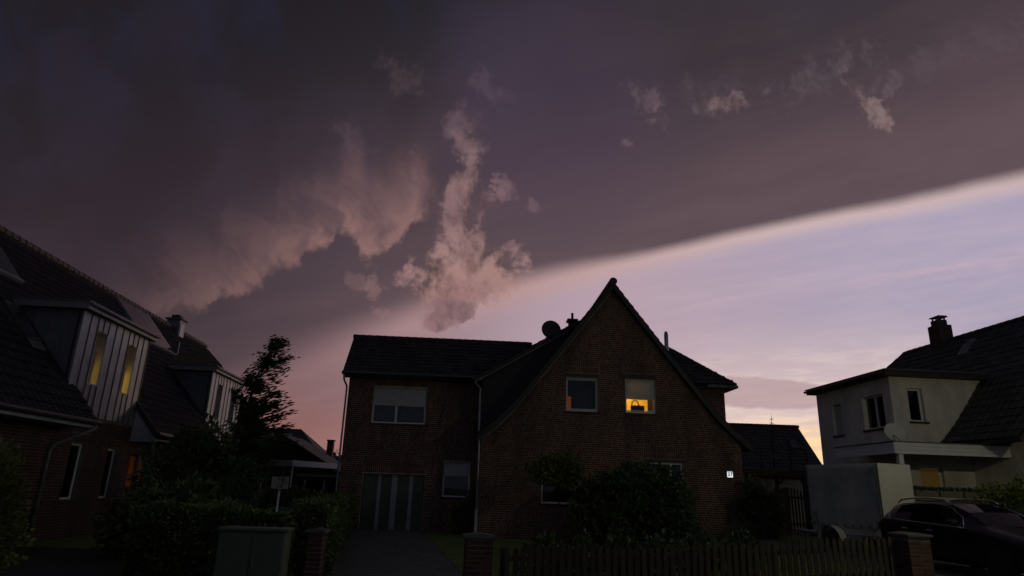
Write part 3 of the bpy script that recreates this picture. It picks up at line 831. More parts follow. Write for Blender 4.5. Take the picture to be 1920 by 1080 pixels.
# hipped dormer on the right slope
rd = MB(); rd.box(7.2, 9.88, 3.02, 8.2, 4.2, 6.42)
rdo = rd.build('right_dormer', 'mortar', H)
rw = wall_mesh(7.2, 9.88, 3.6, [(7.2, 6.40), (9.88, 6.40)], [], .05).build('dormer_wall', 'mortar', rdo, mat4=wall_frame(0, 2.96))
mbk = MB(); rg = random.Random(9); z = 3.65; row = 0
while z < 6.32:
    x = 7.2 + (.12 if row % 2 else 0)
    while x < 9.85:
        L = min(BL, 9.86-x); mbk.box(x, x+L, 2.95, 2.97, z, z+BH, rg.random()); x += L+JT
    z += BH+JT; row += 1
mbk.build('brick_courses', 'brick', rdo, kind='stuff')
hp = MB(); sheet(hp, [(6.0, 2.70, 6.50), (10.30, 2.70, 6.50), (7.9, 4.5, 8.42), (6.0, 4.5, 8.42)], .12)
sheet(hp, [(10.30, 2.70, 6.50), (10.30, 8.6, 6.50), (7.9, 8.6, 8.42), (7.9, 4.5, 8.42)], .12)
hip = hp.build('dormer_roof', 'trim_dark', rdo, fix=True)
tile_roof(hip, [(0, 6.55), (1.8, 8.46)], (6.0, 2.68, 0), (1, 0, 0), 4.5, (0, 1, 0), .285, .29, 'tile_brown',
          lambda a, h, z: 6.0+a < 10.32-(h/1.8)*2.4 and z > 10.2-1.3*(6.0+a-CX)-.3, lambda a, h, z: a, 150, rng=random.Random(41))
tile_roof(hip, [(-2.40, 6.55), (0, 8.46)], (7.9, 2.72, 0), (0, 1, 0), 5.8, (-1, 0, 0), .285, .29, 'tile_brown',
          lambda a, h, z: a > 1.8*(h+2.4)/2.4, lambda a, h, z: a, 0, rng=random.Random(42))
ridge_tiles(hip, (10.30, 2.68, 6.52), (7.9, 4.5, 8.44), 11, .10)
gb = MB(); gb.box(9.0, 10.34, 2.56, 2.70, 6.38, 6.50); gb.box(10.28, 10.40, 2.60, 8.6, 6.38, 6.50); gb.build('eave_gutter', 'gutter', hip)
sb = MB(); sb.box(8.6, 10.28, 2.70, 8.5, 6.34, 6.40); sb.build('eave_soffit', 'trim_dark', hip)
ch = MB(); ch.box(2.62, 2.92, 1.5, 1.85, 8.2, 8.84); ch.box(2.54, 3.00, 1.42, 1.93, 8.84, 8.93); ch.tube([(2.78, 1.67, 8.9), (2.78, 1.67, 9.24)], .055, 8)
ch.build('chimney', 'cheek_dark', roof)
fl = MB(); fl.tube([(7.45, 3.4, 5.6), (7.45, 3.4, 8.93)], .095, 12); fl.tube([(7.45, 3.4, 8.93), (7.45, 3.4, 9.02)], .075, 12)
fl.build('flue_pipe', 'steel', roof, smooth=True)
# windows
window(H, WW, -5.62, -3.38, 4.25, 5.72, .07, mull=(-4.62,), shutter=.50, curtain='full', label='wide white window with half-lowered roller shutter')
window(H, WW, -2.48, -1.37, 1.37, 2.76, .07, shutter=.38, curtain='full', label='small white window beside the garage door')
window(H, GW, 2.30, 3.56, 4.78, 6.15, .10, shutter=.085, band=.12, trim=.13, room=None, label='dark upper gable window with an orange glow inside')
window(H, GW, 4.68, 5.90, 4.80, 6.17, .10, shutter=.60, band=.12, trim=.13, room=None, label='lit yellow upper gable window under a lowered shutter')
window(H, GW, 1.37, 2.85, 1.28, 2.66, .10, mull=(2.72,), trim=.09)
window(H, GW, 5.45, 6.90, 1.30, 2.94, .10, mull=(6.45,), trim=.09)
def room(parent, a, b, c, d, z0, z1, matname):
    r = MB()
    r.add([(a, c, z0), (b, c, z0), (b, c, z1), (a, c, z1), (a, d, z0), (b, d, z0), (b, d, z1), (a, d, z1)],
          [(4, 5, 6, 7), (0, 4, 7, 3), (1, 2, 6, 5), (0, 1, 5, 4), (3, 7, 6, 2)])
    return r.build('room', matname, parent)
room(H, 2.05, 3.85, .31, 2.6, 4.2, 6.6, 'room_dark')
MB().box(2.42, 2.52, 1.4, 1.42, 4.75, 5.55).build('doorway', 'doorway_dim', H)
MB().box(2.53, 2.70, 1.4, 1.42, 4.75, 5.55).build('doorway', 'doorway_glow', H)
MB().box(2.3, 3.5, .55, .57, 5.52, 5.75).build('window_blind', 'room_dark', H)
MB().box(2.75, 3.42, .52, .53, 4.85, 5.62).build('window_blind', 'room_shade', H)
room(H, 4.1, 6.5, .31, 3.0, 4.2, 6.8, 'room_cream')
cu = MB(); cu.v = []
for i in range(9): cu.v += [(5.66+.028*i, .34+.02*math.sin(i*2), 4.85), (5.66+.028*i, .34+.02*math.sin(i*2), 6.1)]
cu.f = [(2*i, 2*i+2, 2*i+3, 2*i+1) for i in range(8)]; cu.build('curtain', 'curtain_ochre', H)
MB().box(4.66, 5.92, .18, .48, 4.84, 4.885).build('inner_sill', 'pvc_white', H)
def point(name, loc, energy, colr, parent=None, r=.06):
    l = bpy.data.lights.new(name, 'POINT'); l.energy = energy; l.color = colr; l.shadow_soft_size = r
    o = bpy.data.objects.new(name, l); col.objects.link(o); o.parent = parent; o.location = loc; return o
cl = MB(); cl.lathe([(.02, 6.8), (.02, 6.5), (.05, 6.48), (.16, 6.30), (.15, 6.29)], 14, Matrix.Translation((5.2, 1.9, 0)))
cl.build('ceiling_lamp', 'dish_light', H)
point('ceiling_lamp_bulb', (5.2, 1.9, 6.2), 165.0, (1.0, .57, .07), H)
# handbag on the sill of the lit window
bag = empty('handbag', (0, 0, 0), 0, 'dark handbag with arched handle on the sill of the lit window', 'handbag')
bag.location = H.matrix_basis @ Vector((5.18, .33, 4.887)); bag.rotation_euler = (0, 0, HA)
MB().bevbox(-.21, .33, -.07, .07, 0, .255, .03).build('bag_body', 'bag_leather', bag)
hb = MB(); hb.tube([(-.17+.14*(1-math.cos(t*PI/10)), 0, .24+.22*math.sin(t*PI/10)) for t in range(11)], .024, 8); hb.build('handle', 'bag_leather', bag)
# garage door: ribbed green leaf panels with three pale strips
gd = MB(); gd.box(-5.74, -3.22, .16, .20, -.02, 2.20); door = gd.build('garage_door', 'trim_dark', H, mat4=WW, label='green and white striped garage door')
strips = [(-5.70, -5.15, 'garage_green'), (-5.14, -5.00, 'garage_white'), (-4.99, -4.58, 'garage_green'), (-4.57, -4.34, 'garage_white'), (-4.33, -3.86, 'garage_green'), (-3.85, -3.70, 'garage_white'), (-3.69, -3.26, 'garage_green')]
for a, b, m_ in strips:
    k = max(1, round((b-a)/.075)); w_ = (b-a)/k
    for i in range(k): MB().bevbox(a+i*w_+.003, a+(i+1)*w_-.003, .125, .158, .0, 2.17, .006).build('board', m_, door)
MB().lathe([(.0, .05), (.022, .045), (.026, .02), (.012, .0)], 10, Matrix.Translation((-4.45, .125, 1.02)) @ Matrix.Rotation(PI/2, 4, 'X')).build('door_knob', 'steel', door)
# house number lamp and iron numerals
def text(body, size, loc, rot, matname, name, parent=None, depth=.004, align='CENTER', bold=0.0):
    c = bpy.data.curves.new(name, 'FONT'); c.body = body; c.size = size; c.extrude = depth; c.align_x = align; c.align_y = 'CENTER'; c.offset = bold
    t = bpy.data.objects.new(name, c); col.objects.link(t)
    dg = bpy.context.evaluated_depsgraph_get(); me = bpy.data.meshes.new_from_object(t.evaluated_get(dg)); me.materials.clear(); me.materials.append(MAT[matname])
    bpy.data.objects.remove(t); o = bpy.data.objects.new(name, me); col.objects.link(o)
    o.parent = parent; o.location = loc; o.rotation_euler = rot
    return o
nl = empty('house_number_lamp', (0, 0, 0), HA, 'small solar lamp with glowing white plate reading 37 on the brick gable', 'lamp')
nl.location = H.matrix_basis @ Vector((8.72, -.012, 2.45))
b = MB(); b.bevbox(-.13, .13, -.055, 0, 0, .34, .012); b.build('lamp_housing', 'trim_dark', nl)
b = MB(); b.add([(-.14, -.02, .36), (.14, -.02, .36), (.14, -.10, .25), (-.14, -.10, .25), (-.14, 0, .34), (.14, 0, .34), (.14, -.07, .235), (-.14, -.07, .235)],
                [(0, 3, 2, 1), (4, 5, 6, 7), (0, 1, 5, 4), (2, 3, 7, 6), (1, 2, 6, 5), (3, 0, 4, 7)]); b.build('solar_cell', 'solar_blue', nl, fix=True)
MB().bevbox(-.112, .112, -.072, -.056, .012, .222, .008).build('number_plate', 'number_glow', nl)
text('37', .20, (0, -.074, .117), (PI/2, 0, 0), 'ink', 'numeral', nl, .003, bold=.006)
nt = text('37', .24, (0, 0, 0), (PI/2, 0, HA), 'ink', 'house_numeral', None, .010)
nt.location = H.matrix_basis @ Vector((8.78, -.024, 2.98)); tag(nt, 'dark metal numerals 37 on the brick above the number lamp', 'house number')
# satellite dish on the dormer roof
sd_ = empty('satellite_dish', H.matrix_basis @ Vector((1.80, 1.35, 7.92)), HA, 'dark round satellite dish on the left dormer roof', 'satellite dish')
mt = Matrix.Translation((0, 0, .42)) @ Matrix.Rotation(math.radians(82), 4, 'X') @ Matrix.Rotation(math.radians(6), 4, 'Y')
b = MB(); b.lathe([(0, .0), (.2, .02), (.34, .06), (.42, .10), (.425, .098), (.42, .088), (.34, .045), (.2, .005), (0, -.015)], 28, mt); b.build('dish', 'dish_dark', sd_, smooth=True)
b = MB(); b.tube([(0, .02, -.35), (0, .02, .3), (0, .05, .42)], .022, 8); b.build('mast', 'steel_dark', sd_)

# ================================================================== row house with zinc dormers on the left
LA = math.radians(4.35)
Lh = empty('row_house', (-12.6, 18, 0), LA, 'dark brick row house with black pan-tile roof and zinc dormers', 'house')
LW = wall_frame(0, 0, 0, PI/2)                                   # wall coordinates: x runs away from the street, -y is outside (+e)
def lroof(e): return 4.30 - 1.19*e
lop = [(1.78, 2.56, 1.06, 2.66), (3.92, 4.62, 1.07, 2.62), (5.55, 6.55, .12, 2.54), (8.6, 9.3, 1.0, 2.55), (10.2, 11.0, 1.0, 2.4)]
lsol = [(1.70, 2.64, 2.68, 2.92), (3.84, 4.70, 2.64, 2.88)]
lt = [(-5, 3.44), (23, 3.44)]
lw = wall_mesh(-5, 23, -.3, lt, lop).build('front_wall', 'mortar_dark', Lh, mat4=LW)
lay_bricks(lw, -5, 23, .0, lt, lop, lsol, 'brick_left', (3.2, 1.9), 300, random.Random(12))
b = MB(); b.box(-9.2, -.32, 22.7, 23, -.3, 4.2); b.box(-9.2, -8.9, -4.9, 22.7, -.3, 3.4); b.box(-9.2, -.32, -5, -4.7, -.3, 4.2)
b.prism([(-9.2, 4.2), (-.32, 4.2), (-4.4, 9.2)], 'y', 22.7, 23); b.prism([(-9.2, 4.2), (-.32, 4.2), (-4.4, 9.2)], 'y', -5, -4.7)
b.build('rear_wall', 'brick_dark', Lh)
# roof sheet in strips that leave the dormers free
D1, D2 = (.90, 5.20), (11.80, 16.10)
rb = MB()
def strip(y0, y1, e0, e1): sheet(rb, [(e0, y0, lroof(e0)-.05), (e0, y1, lroof(e0)-.05), (e1, y1, lroof(e1)-.05), (e1, y0, lroof(e1)-.05)], .13)
for y0, y1 in ((-5.3, 1.25), (5.2, 11.8), (16.1, 23.2)): strip(y0, y1, .86, -2.02)
strip(-5.3, 22.0, -2.02, -4.42)
sheet(rb, [(-2.02, 22.0, lroof(-2.02)-.05), (-2.02, 23.2, lroof(-2.02)-.05), (-3.3, 23.2, lroof(-3.3)-.05), (-4.42, 22.0, lroof(-4.42)-.05)], .13)
sheet(rb, [(-4.42, -5.3, lroof(-4.42)-.05), (-4.42, 22.0, lroof(-4.42)-.05), (-9.7, 22.0, 3.3), (-9.7, -5.3, 3.3)], .13)
lr = rb.build('roof', 'trim_dark', Lh, fix=True)
def lacc(a, h, z):
    y = -5.3 + a; e = h
    if e > -2.0 and (1.25 < y < 5.25 or 11.85 < y < 16.1): return False
    if 10.25 < y < 13.65 and -4.2 < e < -2.65: return False            # under the collectors
    if -1.7 < y < 1.82 and -4.2 < e < -2.65: return False
    if -.05 < y < .68 and -1.78 < e < -.85: return False                # roof window
    return y < 22.0 + min(1.2, max(0, (-4.42-e)*-1.1))
tile_roof(lr, [(.86, lroof(.86)-.04), (-4.42, lroof(-4.42)-.04)], (0, -5.3, 0), (0, 1, 0), 28.5, (1, 0, 0), .30, .345, 'tile_black',
          lacc, lambda a, h, z: abs(a-5.3-4.0) + (0 if z > 6.0 else .5), 300, rng=random.Random(51))
ridge_tiles(lr, (-4.42, -5.3, lroof(-4.42)-.02), (-4.42, 22.0, lroof(-4.42)-.02), 72, .13)
# gutters, pipes, boards
gt = MB(); gt.tube([(.93, -5.3, 3.20), (.93, 1.28, 3.20)], .075, 10); gt.build('gutter', 'gutter', Lh)
gt = MB(); gt.tube([(.93, 5.15, 3.20), (.93, 11.85, 3.20)], .075, 10); gt.build('gutter', 'gutter', Lh)
b = MB(); b.box(.05, .86, -5.2, 1.15, 3.04, 3.10); b.box(.82, .86, -5.2, 1.15, 3.10, 3.22); b.build('eave_board', 'board_grey', Lh)
b = MB(); b.box(.05, .86, 5.28, 11.8, 2.98, 3.04); b.build('eave_board', 'trim_dark', Lh)
MB().tube([(.93, 1.12, 3.16), (.90, 1.08, 3.02), (.55, .86, 2.80), (.20, .66, 2.58), (.10, .62, 2.40), (.09, .60, 0)], .045, 10).build('downpipe', 'pipe_zinc', Lh, smooth=True)
MB().tube([(.93, 10.4, 3.16), (.90, 10.2, 3.02), (.55, 9.2, 2.80), (.20, 8.3, 2.58), (.10, 8.1, 2.40), (.09, 8.0, 0)], .045, 10).build('downpipe', 'pipe_zinc', Lh, smooth=True)
MB().prism([(.02, lroof(.02)-.24), (.84, lroof(.84)-.24), (.90, 3.0), (.90, 2.92), (.02, 2.92)], 'y', 5.20, 5.26).build('gable_board', 'board_grey', Lh, fix=True)
MB().prism([(.84, lroof(.84)-.20), (.90, lroof(.84)-.02), (-.20, lroof(-.20)+.02), (-.2, lroof(-.20)-.22)], 'y', 5.14, 5.195).build('verge_board', 'trim_dark', Lh, fix=True)
# zinc dormers
def lit_window(dormer, y0, y1, z0, z1, lit):
    """deep narrow window in the dormer front; the far jamb faces the street"""
    w = MB(); f = .06; xa, xb = -.36, -.29
    w.box(xa, xb, y0, y0+f, z0, z1); w.box(xa, xb, y1-f, y1, z0, z1); w.box(xa, xb, y0+f, y1-f, z0, z0+f); w.box(xa, xb, y0+f, y1-f, z1-f, z1)
    w.box(xa+.005, xb+.03, y0, y1, z0-.05, z0)
    wo = w.build('window', 'pvc_white', dormer)
    MB().box(-.335, -.325, y0+f-.005, y1-f+.005, z0+f-.005, z1-f+.005).build('pane', 'glass', wo)
def zinc_dormer(y0, lit):
    d = MB()
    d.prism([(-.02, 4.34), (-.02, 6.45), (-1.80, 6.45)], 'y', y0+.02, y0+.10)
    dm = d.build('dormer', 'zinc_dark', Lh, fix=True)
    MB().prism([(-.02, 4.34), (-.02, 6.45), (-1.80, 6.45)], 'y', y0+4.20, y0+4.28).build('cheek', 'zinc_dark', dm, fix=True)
    cols = [0, .425, .85, 1.51, 1.96, 2.41, 2.86, 3.52, 3.91, 4.30]
    wins = ((.85, 1.51), (2.86, 3.52))
    def panel(a, b, z0, z1):
        MB().bevbox(0, .022, y0+a+.012, y0+b-.012, z0, z1, .006).build('zinc_panel', 'zinc', dm)
        MB().box(.0, .045, y0+b-.010, y0+b+.010, z0, z1).build('seam', 'zinc_dark', dm)
    for a, b in zip(cols, cols[1:]):
        if (a, b) in wins:
            m_ = (a+b)/2
            for q, w in ((a, m_), (m_, b)):
                panel(q, w, 6.02, 6.45); panel(q, w, 3.46, 4.42)
        else: panel(a, b, 3.46, 6.45)
    rv = MB()                                                       # reveals of the two windows and the inner lining
    for a, b in wins:
        rv.box(-.40, -.002, y0+a-.03, y0+a-.002, 4.40, 6.05); rv.box(-.40, -.002, y0+b+.002, y0+b+.03, 4.40, 6.05)
        rv.box(-.40, .03, y0+a-.002, y0+b+.002, 4.38, 4.425); rv.box(-.40, -.002, y0+a-.002, y0+b+.002, 6.02, 6.06)
    rv.build('window_reveal', 'board_grey', dm)
    bk = MB()
    for z0, z1, a, b in ((3.4, 4.38, 0, 4.3), (6.06, 6.45, 0, 4.3), (4.38, 6.06, 0, .82), (4.38, 6.06, 1.54, 2.83), (4.38, 6.06, 3.55, 4.3)):
        bk.box(-.14, -.012, y0+a, y0+b, z0, z1)
    bk.build('front_lining', 'trim_dark', dm)
    for a, b in wins: lit_window(dm, y0+a, y0+b, 4.43, 6.02, lit)
    for k in range(1, 4):                                           # seams on the cheek that faces the street
        e = -.45*k; zt = 6.45; zb = lroof(e)+.03
        if zt-zb > .1: MB().box(e-.008, e+.008, y0-.005, y0+.022, zb, zt).build('seam', 'zinc_dark', dm)
    MB().box(-.05, .02, y0-.012, y0+.03, 4.36, 6.45).build('corner_trim', 'zinc', dm)
    r = MB(); r.box(-2.05, .22, y0-.20, y0+4.50, 6.46, 6.66); rt_ = r.build('dormer_roof', 'fascia_grey', dm)
    MB().box(-2.12, .24, y0-.22, y0+4.52, 6.662, 6.70).build('roof_edge', 'zinc_dark', rt_)
    MB().tube([(.28, y0-.18, 6.62), (.28, y0+4.48, 6.62)], .055, 8).build('dormer_gutter', 'zinc', rt_)
    rm = MB(); a, b, c, d_, z0, z1 = -3.2, -.42, y0+.15, y0+4.15, 3.7, 6.4     # the room behind
    rm.add([(a, c, z0), (b, c, z0), (b, d_, z0), (a, d_, z0), (a, c, z1), (b, c, z1), (b, d_, z1), (a, d_, z1)],
           [(0, 1, 2, 3), (7, 6, 5, 4), (3, 0, 4, 7), (0, 4, 5, 1), (2, 6, 7, 3)])
    for z2, z3, p, q in ((3.7, 4.38, .15, 4.15), (6.06, 6.4, .15, 4.15), (4.38, 6.06, .15, .83), (4.38, 6.06, 1.53, 2.84), (4.38, 6.06, 3.54, 4.15)):
        rm.box(-.43, -.415, y0+p, y0+q, z2, z3)
    rm.build('room', 'room_cream' if lit else 'room_dark', dm)
    return dm
zinc_dormer(.90, True); zinc_dormer(11.80, False)
for y, e_ in ((2.0, 15.0), (3.98, 30.0)):                             # table lamps behind the two windows; opaque shades added to block light going up
    point('room_lamp', (-.84, y, 4.80), e_, (1.0, .56, .05), Lh, .06)
    tb_ = MB(); tb_.box(-1.15, -.55, y-.25, y+.25, 4.26, 4.30); tb_.box(-.88, -.80, y-.04, y+.04, 3.70, 4.26); tb_.build('lamp_table', 'wood_dark', Lh)
    sh = MB(); sh.lathe([(.07, 4.302), (.07, 4.32), (.015, 4.34), (.015, 4.70)], 12, Matrix.Translation((-.84, y, 0))); so_ = sh.build('table_lamp', 'steel_dark', Lh)
    sh = MB(); sh.lathe([(.17, 4.90), (.10, 5.10), (.0, 5.10)], 16, Matrix.Translation((-.84, y, 0))); sh.build('added_shade', 'curtain_ochre', so_)
# solar collectors, roof window, chimney
def on_slope(y0, y1, e0, e1, lift, thick, matname, name, parent):
    m_ = MB(); s50 = Vector((1.19, 0, 1)).normalized()
    P = [Vector((e0, y0, lroof(e0))), Vector((e0, y1, lroof(e0))), Vector((e1, y1, lroof(e1))), Vector((e1, y0, lroof(e1)))]
    lo = [p + s50*lift for p in P]; hi = [p + s50*(lift+thick) for p in P]
    m_.add(lo+hi, [(3, 2, 1, 0), (4, 5, 6, 7), (0, 1, 5, 4), (1, 2, 6, 5), (2, 3, 7, 6), (3, 0, 4, 7)])
    return m_.build(name, matname, parent, fix=True)
for y0, y1 in ((-1.65, 1.80), (10.30, 13.60)):
    c = on_slope(y0, y1, -2.66, -4.20, .0, .10, 'zinc', 'solar_collector', Lh)
    m_ = (y0+y1)/2
    for a, b in ((y0+.05, m_-.02), (m_+.02, y1-.05)): on_slope(a, b, -2.70, -4.16, .101, .008, 'collector', 'glass_panel', c)
    on_slope(y0-.02, y1+.02, -2.58, -2.655, .02, .11, 'zinc', 'lower_rail', c)
c = on_slope(.0, .66, -.88, -1.76, -.02, .09, 'steel_dark', 'roof_window', Lh)
on_slope(.06, .60, -.95, -1.68, .071, .008, 'collector', 'pane', c)
on_slope(-.02, .68, -.66, -.875, .03, .012, 'zinc_dark', 'flashing', c)
vp = MB(); vp.tube([(-2.75, 14.15, lroof(-2.75)), (-2.75, 14.15, lroof(-2.75)+.62)], .09, 10); vp.build('vent_pipe', 'steel_dark', lr)
ch = MB(); ch.box(-4.75, -4.05, 17.0, 17.75, 8.9, 10.0); cho = ch.build('chimney', 'zinc_dark', lr)
MB().box(-4.82, -3.98, 16.92, 17.83, 10.0, 10.08).build('chimney_slab', 'concrete_cap', cho)
c_ = MB(); c_.bevbox(-4.62, -4.18, 17.12, 17.62, 10.08, 10.30, .04); c_.build('chimney_cowl', 'brick_dark', cho)
MB().box(-4.045, -4.02, 17.10, 17.55, 9.1, 9.80).build('flashing', 'zinc', cho)
# ground-floor windows and the lit front door
for a, b, z0, z1 in lop[:2]: window(Lh, LW, a, b, z0, z1, .12, sill='sill', glass='glass_dark', wdepth=.8)
for a, b, z0, z1 in lop[3:]: window(Lh, LW, a, b, z0, z1, .12, mull=((a+b)/2,), sill='sill', glass='glass_dark')
a, b, z0, z1 = lop[2]
fd = MB(); y0, y1 = .24, .30
fd.box(a, a+.09, y0, y1, z0, z1); fd.box(b-.09, b, y0, y1, z0, z1); fd.box(a+.09, b-.09, y0, y1, z1-.09, z1); fd.box(a+.09, b-.09, y0, y1, z0, z0+.14)
for q in (.9, 1.65): fd.box(a+.09, b-.09, y0+.004, y1-.002, z0+q, z0+q+.07)
fdo = fd.build('front_door', 'board_grey', Lh, mat4=LW)
MB().box(a+.085, b-.085, .265, .278, z0+.1, z1-.08).build('door_glass', 'glass_frost', fdo)
MB().box(b-.006, b-.002, .012, .236, z0, z1).build('door_reveal', 'plaster', fdo)
h_ = MB(); h_.tube([(a+.16, .24, 1.1), (a+.16, .20, 1.1), (a+.16, .20, 1.45), (a+.16, .24, 1.45)], .012, 8); h_.build('handle', 'steel', fdo)
room_l = MB(); room_l.add([(-2.2, 5.0, .05), (-.31, 5.0, .05), (-.31, 7.2, .05), (-2.2, 7.2, .05), (-2.2, 5.0, 2.7), (-.31, 5.0, 2.7), (-.31, 7.2, 2.7), (-2.2, 7.2, 2.7)],
           [(0, 1, 2, 3), (7, 6, 5, 4), (3, 0, 4, 7), (0, 4, 5, 1), (2, 6, 7, 3)]); room_l.build('hall', 'room_cream', Lh)
point('hall_lamp', (-.9, 5.9, 1.5), 2.6, (1.0, .60, .08), Lh, .1)
mbx = MB(); mbx.bevbox(7.0, 7.35, -.13, 0, 1.25, 1.62, .012); mbo = mbx.build('letter_box', 'steel_dark', Lh, mat4=LW)
MB().box(5.3, 6.8, -.9, 0, -.1, .12).build('door_step', 'concrete_cap', Lh, mat4=LW)

# ================================================================== white plaster house on the right
RA = math.radians(4.35)
Rh = empty('plaster_house', (13, 23, 0), RA, 'white plastered house with flat-roofed extension and steep dark tiled roof', 'house')
bx0, bx1, by1, bz = .47, 4.4, 4.85, 6.0
FW = wall_frame(0, 0)                                             # street side
SW = wall_frame(bx0, by1, 0, -PI/2)                               # left side: x runs towards the street
fop = [(1.10, 1.66, 4.46, 5.62), (1.16, 2.00, .95, 2.98)]
wall_mesh(bx0, bx1, 0, [(bx0, bz), (bx1, bz)], fop).build('street_wall', 'plaster', Rh, mat4=FW)
def sx(n): return by1 - n
sop = [(sx(3.76), sx(3.12), 4.22, 5.42), (sx(1.74), sx(.46), 4.27, 5.47), (sx(3.3), sx(2.2), 1.9, 3.1), (sx(1.9), sx(.5), 1.9, 3.1)]
wall_mesh(0, by1-.302, 0, [(0, bz), (by1, bz)], sop).build('side_wall', 'plaster', Rh, mat4=SW)
MB().box(bx0+.3, bx1, by1-.3, by1, 0, bz).build('rear_wall', 'plaster', Rh)
window(Rh, FW, 1.10, 1.66, 4.46, 5.62, .14, glass='glass_dark', curtain='full', sillmat='trim_dark')
window(Rh, SW, *sop[0], .12, shutter=.97, sillmat='trim_dark')
window(Rh, SW, *sop[1], .12, mull=(sx(1.08),), glass='glass_tint', sillmat='trim_dark')
for o_ in sop[2:]: window(Rh, SW, *o_, .12, mull=((o_[0]+o_[1])/2,), glass='glass', sill=None)
fr_ = MB(); fr_.box(bx0-.28, bx1, -.28, by1+.28, bz+.01, bz+.20); ro = fr_.build('flat_roof', 'trim_dark', Rh)
MB().box(bx0-.32, bx1, -.32, by1+.32, bz+.203, bz+.235).build('roof_edge', 'zinc_dark', ro)
MB().tube([(bx0-.34, -.2, bz+.12), (bx0-.34, by1+.3, bz+.12)], .05, 8).build('roof_gutter', 'gutter', ro)
# steep tiled main roof with flared foot, half-hipped at the far end
rp = [(2.04, 3.74), (2.16, 3.84), (2.68, 4.39), (3.33, 5.20), (3.99, 6.05), (5.95, 8.40)]
rb2 = MB()
for (a, b), (c, d) in zip(rp, rp[1:]):
    y1_ = 7.3 if d < 7.9 else 6.5
    sheet(rb2, [(a, -3.3, b-.05), (a, y1_, b-.05), (c, y1_, d-.05), (c, -3.3, d-.05)], .14)
sheet(rb2, [(5.95, -3.3, 8.35), (5.95, 6.5, 8.35), (10.4, 6.5, 3.2), (10.4, -3.3, 3.2)], .14)
rro = rb2.build('main_roof', 'trim_dark', Rh, fix=True)
def racc(a, h, z):
    y = -3.3+a
    if h <= 3.9: return y < -.02 or y > by1+.3 and y < 7.3
    return y < 6.45 + min(.9, max(0, (8.4-z)*.9))
tile_roof(rro, rp, (0, -3.3, 0), (0, 1, 0), 10.6, (1, 0, 0), .30, .33, 'tile_grey', racc, lambda a, h, z: abs(a-3.3)+.2*abs(z-6.5), 300, rng=random.Random(61))
ridge_tiles(rro, (5.95, -3.3, 8.36), (5.95, 6.5, 8.36), 26, .12)
ridge_tiles(rro, (5.95, 6.5, 8.36), (5.05, 7.35, 7.35), 4, .10)
ch = MB(); ch.box(5.62, 6.22, 3.70, 4.36, 7.6, 9.10); cho = ch.build('chimney', 'brick_dark', rro)
c_ = MB(); c_.box(5.72, 6.12, 3.80, 4.26, 9.10, 9.34); c_.build('chimney_neck', 'cheek_dark', cho)
c_ = MB()
for px in (5.76, 6.04):
    for py in (3.84, 4.18): c_.box(px, px+.05, py, py+.05, 9.34, 9.46)
c_.build('cowl_leg', 'steel_dark', cho)
MB().prism([(5.66, 9.46), (6.18, 9.46), (6.10, 9.52), (5.74, 9.52)], 'y', 3.76, 4.30).build('cowl_cap', 'steel_dark', cho)
sl = Vector((8.40-6.05, 0, -(5.95-3.99))); 
def rz_(x): return 6.05 + (x-3.99)*(8.40-6.05)/(5.95-3.99)
rw_ = MB(); sheet(rw_, [(5.05, 1.75, rz_(5.05)+.12), (5.05, 2.25, rz_(5.05)+.12), (5.55, 2.25, rz_(5.55)+.12), (5.55, 1.75, rz_(5.55)+.12)], .12)
rwo = rw_.build('roof_window', 'steel', rro, fix=True)
rw_ = MB(); sheet(rw_, [(5.10, 1.80, rz_(5.10)+.128), (5.10, 2.20, rz_(5.10)+.128), (5.50, 2.20, rz_(5.50)+.128), (5.50, 1.80, rz_(5.50)+.128)], .006)
rw_.build('pane', 'collector', rwo, fix=True)
MB().box(3.12, 3.40, -2.6, -.002, 0, 4.55).build('eave_wall', 'plaster', Rh)
b = MB(); b.prism([(3.402, 0), (9.6, 0), (9.6, 3.6), (5.95, 7.9), (3.402, 4.6)], 'y', -2.6, -2.3); b.build('gable_wall', 'plaster', Rh, fix=True)
b = MB(); b.prism([(bx1+.01, 0), (9.6, 0), (9.6, 3.6), (5.95, 7.9), (bx1+.01, 5.8)], 'y', 6.5, 6.8); b.build('rear_gable', 'plaster', Rh, fix=True)
MB().box(9.3, 9.6, -2.298, 6.498, 0, 3.6).build('far_wall', 'plaster', Rh)
# canopy over the terrace, wrapping round the corner
cz0, cz1, cy, cxl, cxr = 3.22, 3.58, -1.70, -.83, 3.10
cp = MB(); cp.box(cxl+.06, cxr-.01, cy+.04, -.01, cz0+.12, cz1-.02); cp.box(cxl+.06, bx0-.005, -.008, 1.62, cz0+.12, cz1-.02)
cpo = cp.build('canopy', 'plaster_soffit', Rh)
for k in range(3):
    z0 = cz0 + k*.12
    f = MB(); f.bevbox(cxl+.036, cxr, cy, cy+.035, z0, z0+.115, .006); f.build('fascia_board', 'pvc_white', cpo)
    f = MB(); f.bevbox(cxl, cxl+.035, cy, 1.65, z0, z0+.115, .006); f.build('fascia_board', 'pvc_white', cpo)
MB().box(cxl-.03, cxr+.01, cy-.03, -.02, cz1+.002, cz1+.03).build('canopy_edge', 'zinc_dark', cpo)
MB().box(cxl-.03, bx0-.006, -.018, 1.68, cz1+.002, cz1+.03).build('canopy_edge', 'zinc_dark', cpo)
MB().bevbox(cxl+.16, cxl+.32, cy+.06, cy+.22, .3, cz0+.12, .01).build('post', 'pvc_white', cpo)
